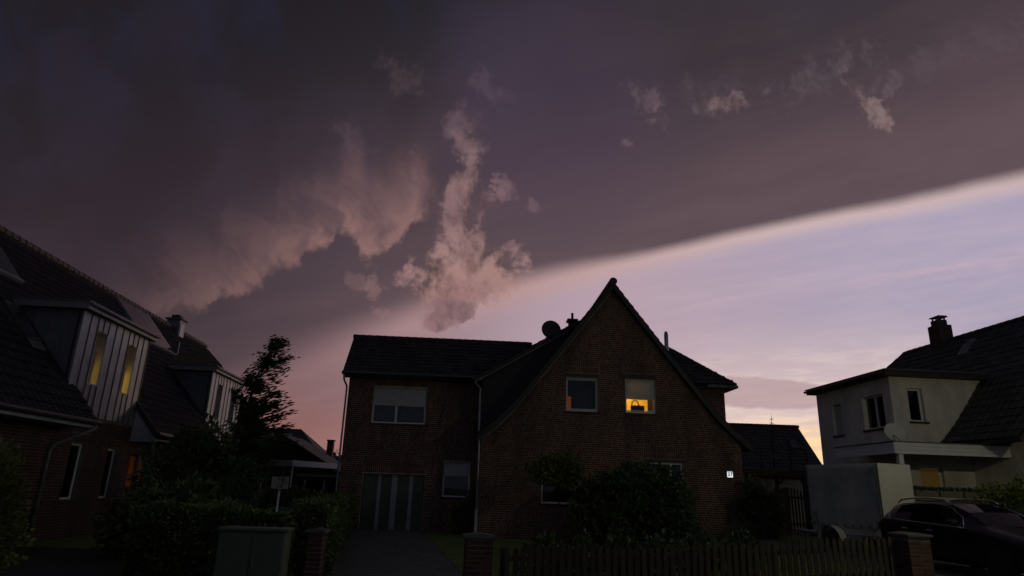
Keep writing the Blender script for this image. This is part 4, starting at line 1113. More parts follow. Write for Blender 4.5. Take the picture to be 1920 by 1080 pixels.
# lit terrace door
dr = MB(); dr.box(1.16, 1.24, .14, .20, .95, 2.98); dr.box(1.92, 2.00, .14, .20, .95, 2.98); dr.box(1.24, 1.92, .14, .20, 2.90, 2.98); dr.box(1.24, 1.92, .14, .20, .95, 1.10)
dro = dr.build('terrace_door', 'pvc_white', Rh)
MB().box(1.24, 1.92, .16, .175, 1.10, 2.90).build('door_glass', 'door_amber', dro)
# terrace and low wall
tw_ = MB(); tw_.box(-.7, 3.10, -1.6, -.005, .1, .92); tw_.build('terrace', 'concrete_cap', Rh)
pw = wall_mesh(-.55, 2.6, .1, [(-.55, 1.93), (2.6, 1.93)], [], .2).build('terrace_wall', 'mortar', Rh, mat4=wall_frame(0, -1.85))
lay_bricks(pw, -.55, 2.6, .12, [(-.55, 1.93), (2.6, 1.93)], [], [], 'brick_dark', (1.5, 1.7), 100, random.Random(71))
# flower boxes on the low wall
RM = Rh.matrix_basis
def leaves(mb, rng, n, fn, size, flat=.5, rnd=True):
    """n little pointed leaf blades at fn() -> (position, outward)"""
    for _ in range(n):
        p, o = fn(); p = Vector(p); s = size*rng.uniform(.6, 1.35)
        d = (Vector(o) + Vector((rng.uniform(-1, 1), rng.uniform(-1, 1), rng.uniform(-1, 1)))*flat).normalized()
        q = d.orthogonal().normalized(); q.rotate(Matrix.Rotation(rng.uniform(0, 6.28), 3, d)); w = s*rng.uniform(.28, .45)
        c = d.cross(q)*s*.15
        mb.add([p, p+d*s*.5+q*w+c, p+d*s, p+d*s*.5-q*w+c], [(0, 1, 2, 3)], rng.random())
fb_labels = ['leftmost flower box on the low terrace wall, pale violet blooms', 'middle flower box on the low terrace wall, white blooms', 'rightmost flower box on the low terrace wall, mostly leaves']
for i in range(3):
    rng = random.Random(80+i); x = -.42 + i*.80
    fo = empty('flower_box', RM @ Vector((x, -1.76, 1.935)), RA, fb_labels[i], 'flower box', 'flower boxes on the terrace wall')
    b = MB(); b.bevbox(0, .74, -.10, .10, 0, .19, .015); b.build('box', 'planter', fo)
    mb = MB(); leaves(mb, rng, 260, lambda: ((rng.uniform(.02, .72), rng.uniform(-.1, .1), .17+rng.uniform(0, .08)), (rng.uniform(-.3, .3), rng.uniform(-.8, .1), rng.uniform(.2, 1))), .085)
    mb.build('foliage', 'leaf_bush', fo)
    mb = MB(); leaves(mb, rng, (60, 60, 22)[i], lambda: ((rng.uniform(.05, .7), rng.uniform(-.12, .1), .2+rng.uniform(0, .1)), (rng.uniform(-.5, .5), -1, .6)), .06, .8)
    mb.build('blooms', ('petal_violet', 'petal_white', 'petal_white')[i], fo)
# satellite dish on the canopy
sd2 = empty('satellite_dish', RM @ Vector((-.45, -1.25, cz1+.03)), RA, 'pale satellite dish standing on the white canopy', 'satellite dish')
mt = Matrix.Translation((0, 0, .30)) @ Matrix.Rotation(math.radians(68), 4, 'X') @ Matrix.Rotation(math.radians(-12), 4, 'Y')
b = MB(); b.lathe([(0, .0), (.16, .015), (.26, .04), (.32, .07), (.325, .068), (.32, .06), (.26, .028), (.16, .003), (0, -.012)], 26, mt); b.build('dish', 'dish_light', sd2, smooth=True)
b = MB(); b.tube([(0, .05, 0), (0, .05, .32)], .02, 8); b.build('mast', 'steel_dark', sd2)
b = MB(); b.tube([(-.18, -.25, .03), (-.12, -.10, .22)], .014, 6); b.tube([(.0, -.25, .03), (-.08, -.10, .22)], .014, 6); b.build('feed_arm', 'ink_red', sd2)

# ================================================================== street lamp just up the road (its warm light falls on the right-hand house)
lx, ly = 13.3, 10.25
st_ = empty('street_lamp', (lx, ly, .3), 0, 'street lamp on a grey mast at the roadside right of the car', 'street lamp')
b = MB(); b.tube([(0, 0, 0), (0, 0, 2.5), (0, 0, 5.2), (-.1, -.05, 5.55), (-.5, -.2, 5.72)], [.075, .06, .05, .045, .04], 10); b.build('mast', 'galv', st_, smooth=True)
b = MB(); b.prism([(-.55, 5.70), (-1.0, 5.74), (-1.05, 5.80), (-.95, 5.86), (-.5, 5.80)], 'y', -.32, -.08); b.build('lamp_head', 'steel_dark', st_, fix=True)
MB().box(-.95, -.62, -.28, -.12, 5.665, 5.70).build('lamp_lens', 'lamp_glow', st_)
LAMP_W = 340.0
point('street_lamp_light', (-.8, -.2, 5.60), LAMP_W, (1.0, .90, .46), st_, .10)

# ================================================================== covered trailer
TB = math.radians(20)
T = empty('box_trailer', (10.6, 19.3, .30), TB, 'grey tarpaulin-covered box trailer with white rear panel behind the parked car', 'trailer')
tl, tw = 2.62, 1.22                                               # local x along the rear, y towards the drawbar
b = MB(); b.box(0, tw, 0, tl, .42, .50); b.build('chassis', 'galv', T)
for xx, nm in ((-.012, 0), (tw-.018, 0)): MB().box(xx, xx+.03, .02, tl-.02, .50, .80).build('side_wall', 'trailer_side', T)
MB().box(.02, tw-.02, tl-.03, tl, .50, .80).build('front_wall', 'trailer_side', T)
rng = random.Random(5); tb = MB(); nx, nz = 16, 12; x_ = -.03
for j in range(nz+1):                                            # tarpaulin with slack folds
    for i in range(nx+1):
        y = -.02+(tl+.04)*i/nx; z = .72+1.78*j/nz
        sag = (.020*math.sin(j*.55+i*.12) + .010*math.sin(i*.8+j*.2))*math.sin(PI*j/nz) if 0 < j < nz else 0
        tb.v.append((x_-.012-sag*(.5 if i in (0, nx) else 1), y, z - (.03*math.sin(PI*i/nx*4)**2 if j == 0 else 0)))
tb.f += [(j*(nx+1)+i+1, j*(nx+1)+i, (j+1)*(nx+1)+i, (j+1)*(nx+1)+i+1) for j in range(nz) for i in range(nx)]
k0 = len(tb.v)
for i in range(nx+1):
    y = -.02+(tl+.04)*i/nx; tb.v += [(tw*.5, y, 2.52-.012*math.sin(i*2)), (tw+.03, y, 2.50), (tw+.03, y, .72)]
for i in range(nx):
    a = nz*(nx+1)+i; c = k0+3*i
    tb.f += [(a, c, c+3, a+1), (c, c+1, c+4, c+3), (c+1, c+2, c+5, c+4)]
tb.build('tarpaulin', 'tarp', T, smooth=True, label='slack grey tarpaulin cover')
MB().box(0, tw, tl, tl+.015, .75, 2.49).build('tarp_front', 'tarp', T)
MB().box(-.02, tw+.02, -.045, -.022, .46, 2.50).build('rear_panel', 'trailer_white', T, label='plain white rear panel')
b = MB()
for y in (.03, tl-.03): b.tube([(-.065, y, .55), (-.065, y, 2.45)], .012, 6)
b.build('tarp_cord', 'steel_dark', T)
for i in range(9): MB().lathe([(.0, 0), (.03, .0), (.03, .02), (0, .025)], 8, Matrix.Translation((-.06, .15+i*.29, .75)) @ Matrix.Rotation(-PI/2, 4, 'Y')).build('tarp_eyelet', 'steel_dark', T)
for y in (.30, 2.30): MB().box(-.075, -.045, y, y+.05, .42, 1.15 if y > 1 else .85).build('stake_post', 'galv', T)
wy = 1.72
fd_ = MB(); n_ = 10
for i in range(n_+1):
    an = PI*i/n_; c_, s_ = math.cos(an), math.sin(an)
    fd_.v += [(-.30, wy+.42*c_, .30+.42*s_), (-.04, wy+.42*c_, .30+.42*s_)]
fd_.f += [(2*i, 2*i+1, 2*i+3, 2*i+2) for i in range(n_)]; fd_.build('mudguard', 'trailer_side', T, smooth=True)
def wheel(parent, m, R=.30, W=.19, spokes=5, rimmat='rim_metal', rscale=.64):
    t = MB(); t.lathe([(R*.62, -W/2), (R*.93, -W/2), (R, -W*.36), (R, W*.36), (R*.93, W/2), (R*.62, W/2)], 28, m)
    w = t.build('wheel', 'rubber', parent, smooth=False)
    r = MB(); r.lathe([(R*rscale, -W*.44), (R*rscale, W*.40), (R*rscale*.94, W*.44), (R*rscale*.90, W*.30), (R*rscale*.90, -W*.4)], 24, m)
    for k in range(spokes):
        mm = m @ Matrix.Rotation(2*PI*k/spokes, 4, 'Z')
        r.box(R*.10, R*rscale*.93, -R*.075, R*.075, W*.22, W*.36, m=mm)
    r.lathe([(R*.16, W*.18), (R*.16, W*.40), (0, W*.42)], 12, m)
    r.build('rim', rimmat, w)
    d = MB(); d.lathe([(R*.55, W*.02), (R*.55, W*.06), (0, W*.06)], 20, m); d.build('brake_disc', 'steel_dark', w)
wheel(T, Matrix.Translation((-.17, wy, .30)) @ Matrix.Rotation(-PI/2, 4, 'Y'), .30, .18)
wheel(T, Matrix.Translation((tw+.17, wy, .30)) @ Matrix.Rotation(PI/2, 4, 'Y'), .30, .18)
b = MB(); b.tube([(.2, tl-.2, .44), (tw/2, tl+1.1, .46)], .035, 8); b.tube([(tw-.2, tl-.2, .44), (tw/2, tl+1.1, .46)], .035, 8); b.tube([(tw/2, tl+.95, .46), (tw/2, tl+1.3, .48)], .04, 8)
b.tube([(tw/2, tl+.9, .5), (tw/2, tl+.9, 0.0)], .028, 8); b.build('drawbar', 'galv', T)
for xx in (.06, tw-.26): MB().box(xx, xx+.2, -.075, -.046, .36, .46).build('tail_light', 'tail_red', T)
b = MB(); b.tube([(-.10, .55, .15), (-.06, .60, .45), (.1, .62, .50)], .02, 6); b.build('support_leg', 'galv', T)

# ================================================================== parked estate car, nose towards the street
C_ = empty('estate_car', (10.55, 15.30, .30), math.radians(4.35), 'black estate car with silver roof rails parked beside the brick pillar', 'car')
# local: nose at -y, x to the car's left; stations y from nose to tail: (y, half width sill, half width belt, half width roof, z sill, z belt, z top)
st = [(-2.39, .50, .62, .52, .30, .56, .60), (-2.34, .66, .74, .60, .24, .62, .70), (-2.15, .80, .84, .66, .20, .70, .79), (-1.75, .88, .90, .70, .20, .80, .90),
      (-1.30, .89, .91, .72, .19, .87, .98), (-.95, .89, .91, .72, .19, .93, 1.04), (-.45, .89, .915, .62, .19, .96, 1.30), (.05, .89, .915, .59, .19, .97, 1.455),
      (.60, .89, .915, .60, .19, .99, 1.49), (1.20, .89, .915, .60, .19, 1.01, 1.48), (1.75, .88, .91, .585, .20, 1.03, 1.44), (2.05, .87, .90, .57, .24, 1.04, 1.39), (2.28, .84, .88, .56, .30, 1.05, 1.14), (2.38, .76, .82, .54, .36, .86, .98), (2.41, .66, .72, .48, .40, .70, .80)]
def sect(s):
    y, a, b, r, zs, zb, zt = s
    glassy = zt-zb > .2
    P = [(0, zs), (a*.55, zs), (a*.95, zs+.03), (a, zs+.12), (b, (zs+zb)*.5), (b*1.0, zb-.08), (b*.975, zb)]
    if glassy: P += [(b*.93, zb+.03), (r+(b*.93-r)*.50, zb+(zt-zb)*.48), (r+(b*.93-r)*.10, zt-.055), (r*.93, zt-.018), (r*.5, zt), (0, zt+.006)]
    else: P += [(b*.95, zb+.01), (b*.90, zb+(zt-zb)*.45), (b*.82, zb+(zt-zb)*.72), (r*.86, zt-.008), (r*.45, zt), (0, zt+.006)]
    return [(x, y, z) for x, z in P]
body = MB(); S = [sect(s) for s in st]; k = len(S[0])
full = [s[::-1] + [(-x, y, z) for x, y, z in s[1:]] for s in S]; kk = len(full[0])
for s in full: body.v += s
glass_band = []                                                  # faces that become windows are left out of the body and built as panes
for i in range(len(full)-1):
    for j in range(kk-1):
        q = (i*kk+j, i*kk+j+1, (i+1)*kk+j+1, (i+1)*kk+j)
        jj = j if j < k-1 else kk-2-j                           # index from the top centre outwards: 0,1,2 roof; 3,4 = upper/lower side glass
        side = jj in (3, 4); y = (full[i][0][1]+full[i+1][0][1])/2
        if side and -.5 < y < 1.9: glass_band.append((q, 'side', 1 if j < k-1 else -1, i)); continue
        if jj in (0, 1, 2) and -.96 < y < .06: glass_band.append((q, 'front', 0, i)); continue
        body.f.append(q)
body.f.append(tuple(range(kk))); body.f.append(tuple(((len(full)-1)*kk+j) for j in range(kk))[::-1])
bo = body.build('body', 'car_paint', C_, smooth=True, fix=True)
ss = bo.modifiers.new('smooth', 'SUBSURF'); ss.levels = 1; ss.render_levels = 1
allv = [v for s in full for v in s]
def panes(sel, name, shrink):
    g_ = MB()
    for q, kind, sd, i in glass_band:
        if sel(kind, sd, i): g_.add([Vector(allv[t])*1.0 - Vector((allv[t][0]*shrink, 0, .004)) for t in q], [(0, 1, 2, 3)])
    if g_.v: return g_.build(name, 'glass_dark', C_, smooth=True)
for sd in (1, -1):
    panes(lambda kd, s, i, sd=sd: kd == 'side' and s == sd and i <= 7, 'side_window', .008)
    panes(lambda kd, s, i, sd=sd: kd == 'side' and s == sd and i == 8, 'side_window', .008)
    panes(lambda kd, s, i, sd=sd: kd == 'side' and s == sd and i >= 9, 'side_window', .008)
panes(lambda kd, s, i: kd == 'front', 'windscreen', .004)
it = MB(); it.box(-.80, .80, -.9, 2.2, .35, .80); it.box(-.70, -.12, .15, .35, .80, 1.18); it.box(.12, .70, .15, .35, .80, 1.18); it.box(-.66, .66, 1.05, 1.22, .80, 1.15); it.box(-.74, .74, -.95, -.55, .80, .95)
it.build('interior', 'seat_dark', C_)
for sx_ in (-1, 1):                                              # chrome line round the side glass, rails, mirrors, lights
    c = MB()
    low = [(sx_*.895, -.62, .965), (sx_*.905, 0, 1.0), (sx_*.905, .8, 1.025), (sx_*.90, 1.5, 1.05), (sx_*.885, 1.85, 1.075)]
    hi_ = [(sx_*.885, 1.85, 1.075), (sx_*.83, 1.93, 1.16), (sx_*.72, 1.80, 1.36), (sx_*.66, 1.5, 1.425), (sx_*.645, .9, 1.445), (sx_*.645, .3, 1.43), (sx_*.675, -.1, 1.36), (sx_*.78, -.5, 1.17), (sx_*.895, -.62, .965)]
    c.tube(low, .011, 6); c.tube(hi_, .010, 6); c.build('window_trim', 'chrome', C_, smooth=True)
    r = MB(); r.tube([(sx_*.585, .10, 1.475), (sx_*.60, .22, 1.525), (sx_*.60, .7, 1.555), (sx_*.60, 1.3, 1.55), (sx_*.59, 1.72, 1.51), (sx_*.58, 1.86, 1.44)], .018, 8); r.build('roof_rail', 'chrome', C_, smooth=True)
    m_ = MB(); m_.bevbox(sx_*.98-.10, sx_*.98+.10, -.50, -.36, 1.0, 1.13, .04); m_.tube([(sx_*.88, -.42, 1.0), (sx_*.95, -.43, 1.03)], .025, 6); m_.build('wing_mirror', 'car_paint', C_, smooth=False)
    h_ = MB(); h_.add([(sx_*.50, -2.335, .625), (sx_*.74, -2.18, .655), (sx_*.80, -2.02, .72), (sx_*.78, -2.04, .785), (sx_*.66, -2.19, .755), (sx_*.50, -2.30, .715)],
                       [(0, 1, 2, 3, 4, 5) if sx_ > 0 else (5, 4, 3, 2, 1, 0)])
    h_.add([(sx_*.515, -2.375, .63), (sx_*.755, -2.22, .66), (sx_*.825, -2.03, .72), (sx_*.80, -2.06, .78), (sx_*.68, -2.24, .755), (sx_*.515, -2.345, .712)],
                       [(0, 1, 2, 3, 4, 5) if sx_ > 0 else (5, 4, 3, 2, 1, 0)])
    h_.build('headlight', 'lamp_lens', C_)
    t_ = MB(); t_.bevbox(sx_*.74-.12, sx_*.74+.12, 2.20, 2.395, .80, .99, .03); t_.build('tail_light', 'tail_red', C_)
    for y in (-1.42, 1.33):
        wheel(C_, Matrix.Translation((sx_*.82, y, .325)) @ Matrix.Rotation(PI/2*sx_, 4, 'Y'), .325, .21, 5)
        a_ = MB(); n_ = 12
        for i in range(n_+1):
            an = PI*(-.08+1.16*i/n_); a_.v += [(sx_*.924, y+.375*math.cos(an), .325+.375*math.sin(an)), (sx_*.80, y+.375*math.cos(an), .325+.375*math.sin(an)), (sx_*.926, y+.345*math.cos(an), .325+.345*math.sin(an))]
        a_.f += [(3*i, 3*i+1, 3*i+4, 3*i+3) for i in range(n_)] + [(3*i+2, 3*i, 3*i+3, 3*i+5) for i in range(n_)]
        a_.build('wheel_arch', 'car_black', C_)
    d_ = MB()
    for y in (.32, 1.15): d_.tube([(sx_*.925, y, .86), (sx_*.94, y+.03, .865), (sx_*.94, y+.17, .87), (sx_*.925, y+.20, .87)], .011, 6)
    d_.build('door_handle', 'chrome', C_)
gr = MB()
for k_ in range(4): gr.box(-.42, .42, -2.415, -2.385, .50+k_*.035, .52+k_*.035)
gr.build('grille', 'chrome', C_)
MB().box(-.26, .26, -2.425, -2.40, .36, .47).build('number_plate', 'plate_white', C_)
MB().box(-.62, .62, -2.40, -2.36, .27, .30).build('bumper_trim', 'chrome', C_)
st2 = MB(); st2.lathe([(0, 0), (.045, 0), (.045, .002), (0, .002)], 14, Matrix.Translation((-.52, -.76, 1.05)) @ Matrix.Rotation(math.radians(-62), 4, 'X')); st2.build('windscreen_sticker', 'plate_white', C_)

# ================================================================== street side: pillars, fence, cabinet, sign
def pillar(x, y, w, h, label, rot, limit):
    z0 = gz(x, y)
    p = empty('brick_pillar', (x, y, z0), rot, label, 'pillar', 'brick gate pillars')
    MB().box(-w/2+.006, w/2-.006, -w/2+.006, w/2-.006, -.1, h).build('mortar_core', 'mortar_dark', p)
    cap = MB(); cap.bevbox(-w/2-.05, w/2+.05, -w/2-.05, w/2+.05, h+.002, h+.055, .012); cap.prism([(-w/2-.03, h+.055), (w/2+.03, h+.055), (0, h+.085)], 'y', -w/2-.03, w/2+.03); cap.build('cap_stone', 'concrete_cap', p)
    rng = random.Random(int(x*100)); z = .02; row = 0
    pb = {L: MB().bevbox(-L/2, L/2, -.052, .052, 0, .064, .004).mesh('brick', 'pillar_brick') for L in ((.24, round(w-.24-.012, 3)) if w > .3 else (round(w-.004, 3),))}
    while z+.064 < h:
        L2 = round(w-.24-.012, 3)
        for ang in range(4):                                     # each side of the pillar, alternating bond
            m = Rz(ang*PI/2)
            a, b_ = (.24, L2) if (row+ang) % 2 else (L2, .24)
            for L, xc in ((round(w-.004, 3), 0),) if w <= .3 else ((a, -w/2+a/2), (b_, w/2-b_/2)):
                link(pb[L], 'brick', p, mat4=m @ Matrix.Translation((xc, -w/2+.052-rng.uniform(0, .004), z)))
        z += .076; row += 1
    return p
pillar(-3.22, 12.1, .25, .93, 'narrow brick pillar beside the street cabinet at the driveway', 0, 0)
pillar(-.42, 11.75, .44, .95, 'brick pillar at the left end of the picket fence', math.radians(8), 0)
pillar(7.80, 13.35, .46, .84, 'brick pillar at the right end of the picket fence, beside the car', math.radians(8), 0)
fx0, fy0, fx1, fy1 = .02, 11.78, 7.42, 13.28
fl_ = math.hypot(fx1-fx0, fy1-fy0); fa = math.atan2(fy1-fy0, fx1-fx0)
pf = empty('picket_fence', (fx0, fy0, 0), fa, 'weathered wooden picket fence in front of the brick house', 'fence')
rng = random.Random(15)
def fg(s): return gz(fx0+math.cos(fa)*s, fy0+math.sin(fa)*s)
for zz in (.16, .60):
    r = MB(); n_ = 12
    for i in range(n_):
        a, b_ = fl_*i/n_, fl_*(i+1)/n_; za, zb = fg(a)+zz, fg(b_)+zz
        r.add([(a, .005, za), (b_, .005, zb), (b_, .05, zb), (a, .05, za), (a, .005, za+.075), (b_, .005, zb+.075), (b_, .05, zb+.075), (a, .05, za+.075)],
              [(0, 3, 2, 1), (4, 5, 6, 7), (0, 1, 5, 4), (1, 2, 6, 5), (2, 3, 7, 6), (3, 0, 4, 7)])
    r.build('rail', 'wood_dark', pf)
pk = MB(); prf = [(-.042, 0), (.042, 0), (.042, .93), (.034, .965), (.018, .99), (0, 1.0), (-.018, .99), (-.034, .965), (-.042, .93)]
pk.prism(prf, 'y', -.018, .004); pkm = pk.mesh('picket', 'wood_picket')
s_ = .05; i = 0
while s_ < fl_-.03:
    h = .755 + .07*math.sin((s_/2.35 % 1)*PI)**1.0 + rng.uniform(-.012, .012)
    m = Matrix.Translation((s_, 0, fg(s_)+.05)) @ Matrix.Rotation(rng.uniform(-.012, .012), 4, 'Y') @ Matrix.Diagonal((1, 1, h, 1))
    link(pkm, 'picket', pf, mat4=m); s_ += .1345 + rng.uniform(-.006, .006); i += 1
for s_ in (.0, fl_*.33, fl_*.66, fl_):
    MB().bevbox(s_-.045, s_+.045, .055, .145, -.05+fg(s_), .80+fg(s_), .01).build('post', 'wood_dark', pf)
cb = empty('street_cabinet', (-3.53, 9.98, .11), math.radians(4), 'plain grey-green street utility cabinet on the pavement', 'cabinet')
MB().bevbox(-.46, .46, -.17, .17, .0, .96, .012).build('cabinet_body', 'cabinet_green', cb)
MB().bevbox(-.49, .49, -.20, .20, .962, 1.01, .014).build('lid', 'cabinet_green', cb)
for a, b_ in ((-.44, -.005), (.005, .44)): MB().bevbox(a, b_, -.186, -.172, .05, .94, .006).build('door', 'cabinet_green', cb)
MB().bevbox(.03, .06, -.205, -.187, .48, .66, .006).build('handle', 'steel_dark', cb)
MB().box(-.45, .45, -.16, .16, -.05, .0).build('base', 'concrete_cap', cb)
sg = empty('marker_sign', (-4.10, 12.45, 0), math.radians(6), 'small pale marker plate with black numbers on a metal post by the hedge', 'sign')
MB().tube([(.0, .025, 0), (.0, .025, 1.66)], .022, 10).build('post', 'steel', sg, smooth=True)
MB().bevbox(-.15, .15, -.008, .004, 1.63, 1.84, .003).build('plate', 'sign_plate', sg)
for body, x, z, m_ in (('100 -', .05, 1.797, 'ink'), ('2', .055, 1.735, 'ink'), ('6', .115, 1.735, 'ink_red'), ('2 8', .005, 1.672, 'ink')):
    text(body, .075, (x, -.011, z), (PI/2, 0, 0), m_, 'lettering', sg, .001, bold=.002)

# ================================================================== vegetation
def shell(rng, c, r, ex=2.3, inner=.72):
    """random point in the outer part of a lumpy ellipsoid, with its outward direction"""
    d = Vector((rng.gauss(0, 1), rng.gauss(0, 1), rng.gauss(0, 1))).normalized()
    lump = 1 + .16*math.sin(d.x*5.1+c[0]*3)*math.cos(d.y*4.3+c[1]) + .12*math.sin(d.z*7+d.x*6+c[2]*5)
    k = rng.uniform(inner, 1.04)*lump
    return Vector((c[0]+d.x*r[0]*k, c[1]+d.y*r[1]*k, max(.03, c[2]+d.z*r[2]*k))), d
def bush(name, loc, lobes, n, size, matname, label, cat='shrub', group=None, seed=1, flat=.7, stems=5, flowers=None, fsize=.07, droop=0):
    rng = random.Random(seed)
    o = empty(name, (loc[0], loc[1], gz(*loc[:2])), rng.uniform(0, 6), label, cat, group); o.rotation_euler = (0, 0, 0)
    tot = sum(l[3]*l[4]*l[5] for l in lobes); mb = MB()
    def pick():
        t = rng.uniform(0, tot)
        for l in lobes:
            t -= l[3]*l[4]*l[5]
            if t <= 0: break
        p, d = shell(rng, l[:3], l[3:6]); d = d + Vector((0, 0, droop)); return p, d
    leaves(mb, rng, n, pick, size, flat)
    mb.build('foliage', matname, o)
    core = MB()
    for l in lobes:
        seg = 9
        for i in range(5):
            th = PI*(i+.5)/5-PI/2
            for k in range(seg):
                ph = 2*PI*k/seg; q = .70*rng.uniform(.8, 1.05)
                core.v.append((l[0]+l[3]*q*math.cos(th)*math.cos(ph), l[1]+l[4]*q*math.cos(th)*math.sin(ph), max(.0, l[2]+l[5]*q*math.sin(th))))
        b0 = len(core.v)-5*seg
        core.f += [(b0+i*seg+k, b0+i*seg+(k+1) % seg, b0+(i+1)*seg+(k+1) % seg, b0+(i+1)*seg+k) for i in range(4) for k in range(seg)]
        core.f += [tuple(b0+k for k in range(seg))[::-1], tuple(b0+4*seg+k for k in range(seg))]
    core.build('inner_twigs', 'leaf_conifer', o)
    st = MB()
    for i in range(stems):
        l = lobes[i % len(lobes)]; a = rng.uniform(0, 6.28)
        st.tube([(.1*math.cos(a)+l[0]*.3, .1*math.sin(a)+l[1]*.3, -.05), (l[0]*.7+.15*math.cos(a), l[1]*.7+.15*math.sin(a), l[2]*.5), (l[0], l[1], l[2])], [.035, .025, .012], 6)
    st.build('stems', 'bark', o)
    if flowers:
        fb = MB()
        for _ in range(flowers[1]):
            p, d = pick(); p = p + d.normalized()*.05
            for q in range(6): leaves(fb, rng, 1, lambda: (p + Vector((rng.uniform(-.05, .05),)*1 + (rng.uniform(-.05, .05), rng.uniform(-.05, .05))), d), fsize, .9)
        fb.build('blooms', flowers[0], o)
    return o
def hedge(name, p0, p1, w, h, n, seed, label):
    rng = random.Random(seed); p0, p1 = Vector(p0), Vector(p1); d = p1-p0; L = d.length
    o = empty(name, p0, math.atan2(d.y, d.x), label, 'hedge', 'clipped hedges by the driveway')
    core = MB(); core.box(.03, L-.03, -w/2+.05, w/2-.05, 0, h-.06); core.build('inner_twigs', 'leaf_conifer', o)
    mb = MB()
    def pick():
        f = rng.random()
        if f < .4: p = (rng.uniform(0, L), rng.uniform(-w/2, w/2), h); q = (0, 0, 1)
        elif f < .68: p = (rng.uniform(0, L), -w/2, rng.uniform(0, h)); q = (0, -1, 0)
        elif f < .88: p = (rng.uniform(0, L), w/2, rng.uniform(0, h)); q = (0, 1, 0)
        elif f < .94: p = (0, rng.uniform(-w/2, w/2), rng.uniform(0, h)); q = (-1, 0, 0)
        else: p = (L, rng.uniform(-w/2, w/2), rng.uniform(0, h)); q = (1, 0, 0)
        wob = .035*math.sin(p[0]*2.1)+.025*math.sin(p[0]*5.3+p[1]*4)
        return Vector(p)+Vector(q)*(rng.uniform(-.09, .015)+wob), q
    leaves(mb, rng, n, pick, .07, .9); mb.build('foliage', 'leaf_hedge', o)
hedge('clipped_hedge', (-6.6, 12.75, 0), (-3.9, 12.80, 0), .95, 1.24, 8000, 3, 'clipped green hedge along the pavement behind the street cabinet')
hedge('clipped_hedge', (-3.72, 13.25, 0), (-6.35, 27.2, 0), .75, 1.34, 15000, 4, 'clipped green hedge running back along the left of the driveway')
bush('rhododendron', (-7.6, 16.0), [(0, 0, .85, 1.15, .9, .85), (-.9, .2, .7, .8, .8, .65), (.9, .1, .7, .9, .8, .65)], 4200, .15, 'leaf_rhodo', 'rhododendron with long leaves behind the hedge, before the row house', seed=21)
bush('broad_shrub', (-10.6, 22.5), [(0, 0, 1.6, 1.3, 1.2, 1.5), (1.3, .6, 1.3, 1.1, 1.0, 1.2), (.4, .2, 2.7, .9, .9, .9)], 6000, .14, 'leaf_bush', 'broad dark shrub under the windswept tree', seed=22)
bush('broad_shrub', (-8.8, 27.5), [(0, 0, .75, 1.5, 1.0, .8), (1.6, .3, .65, 1.1, 1.0, .7)], 4500, .14, 'leaf_rhodo', 'low broad shrub right of the windswept tree, behind the hedge', seed=23)
bush('foreground_shrub', (-7.25, 9.5), [(0, 0, 1.0, .60, .6, 1.0), (-.30, .1, 1.55, .5, .5, .75)], 9000, .065, 'leaf_yellow', 'loose foreground shrub at the left edge before the row house', seed=24, flat=.5)
bush('climbing_bush', (4.15, 23.6), [(0, 0, 1.2, 1.5, .95, 1.25), (-1.0, 0, .95, 1.0, .9, 1.0), (1.1, 0, 1.1, 1.05, .9, 1.1), (.2, -.2, 1.9, .95, .7, .75), (1.7, .1, .8, .75, .7, .9), (1.25, .1, 1.95, .85, .6, .72)], 12500, .13, 'leaf_bush', 'large spreading bush between the ground-floor windows of the brick house', seed=25, droop=-.4)
bush('red_rhododendron', (9.7, 26.0), [(0, 0, .9, .7, .7, .95), (-.25, .1, 1.6, .45, .45, .6)], 2200, .13, 'leaf_rhodo', 'red-flowering rhododendron at the right corner of the brick house', seed=26, flowers=('petal_red', 60), fsize=.10)
bush('round_shrub', (13.95, 18.6), [(0, 0, 1.05, 1.15, 1.0, 1.0), (1.1, .1, 1.1, 1.0, .9, 1.0), (.4, .2, 1.4, .9, .8, .75)], 6000, .10, 'leaf_yellow', 'rounded yellow-green shrub behind the parked car', seed=27)
bush('climber', (-1.55, 27.4), [(0, 0, .55, .55, .35, .6), (.25, .1, 1.1, .28, .25, .6)], 1500, .11, 'leaf_bush', 'leafy climber between the small window and the downpipe', seed=28)
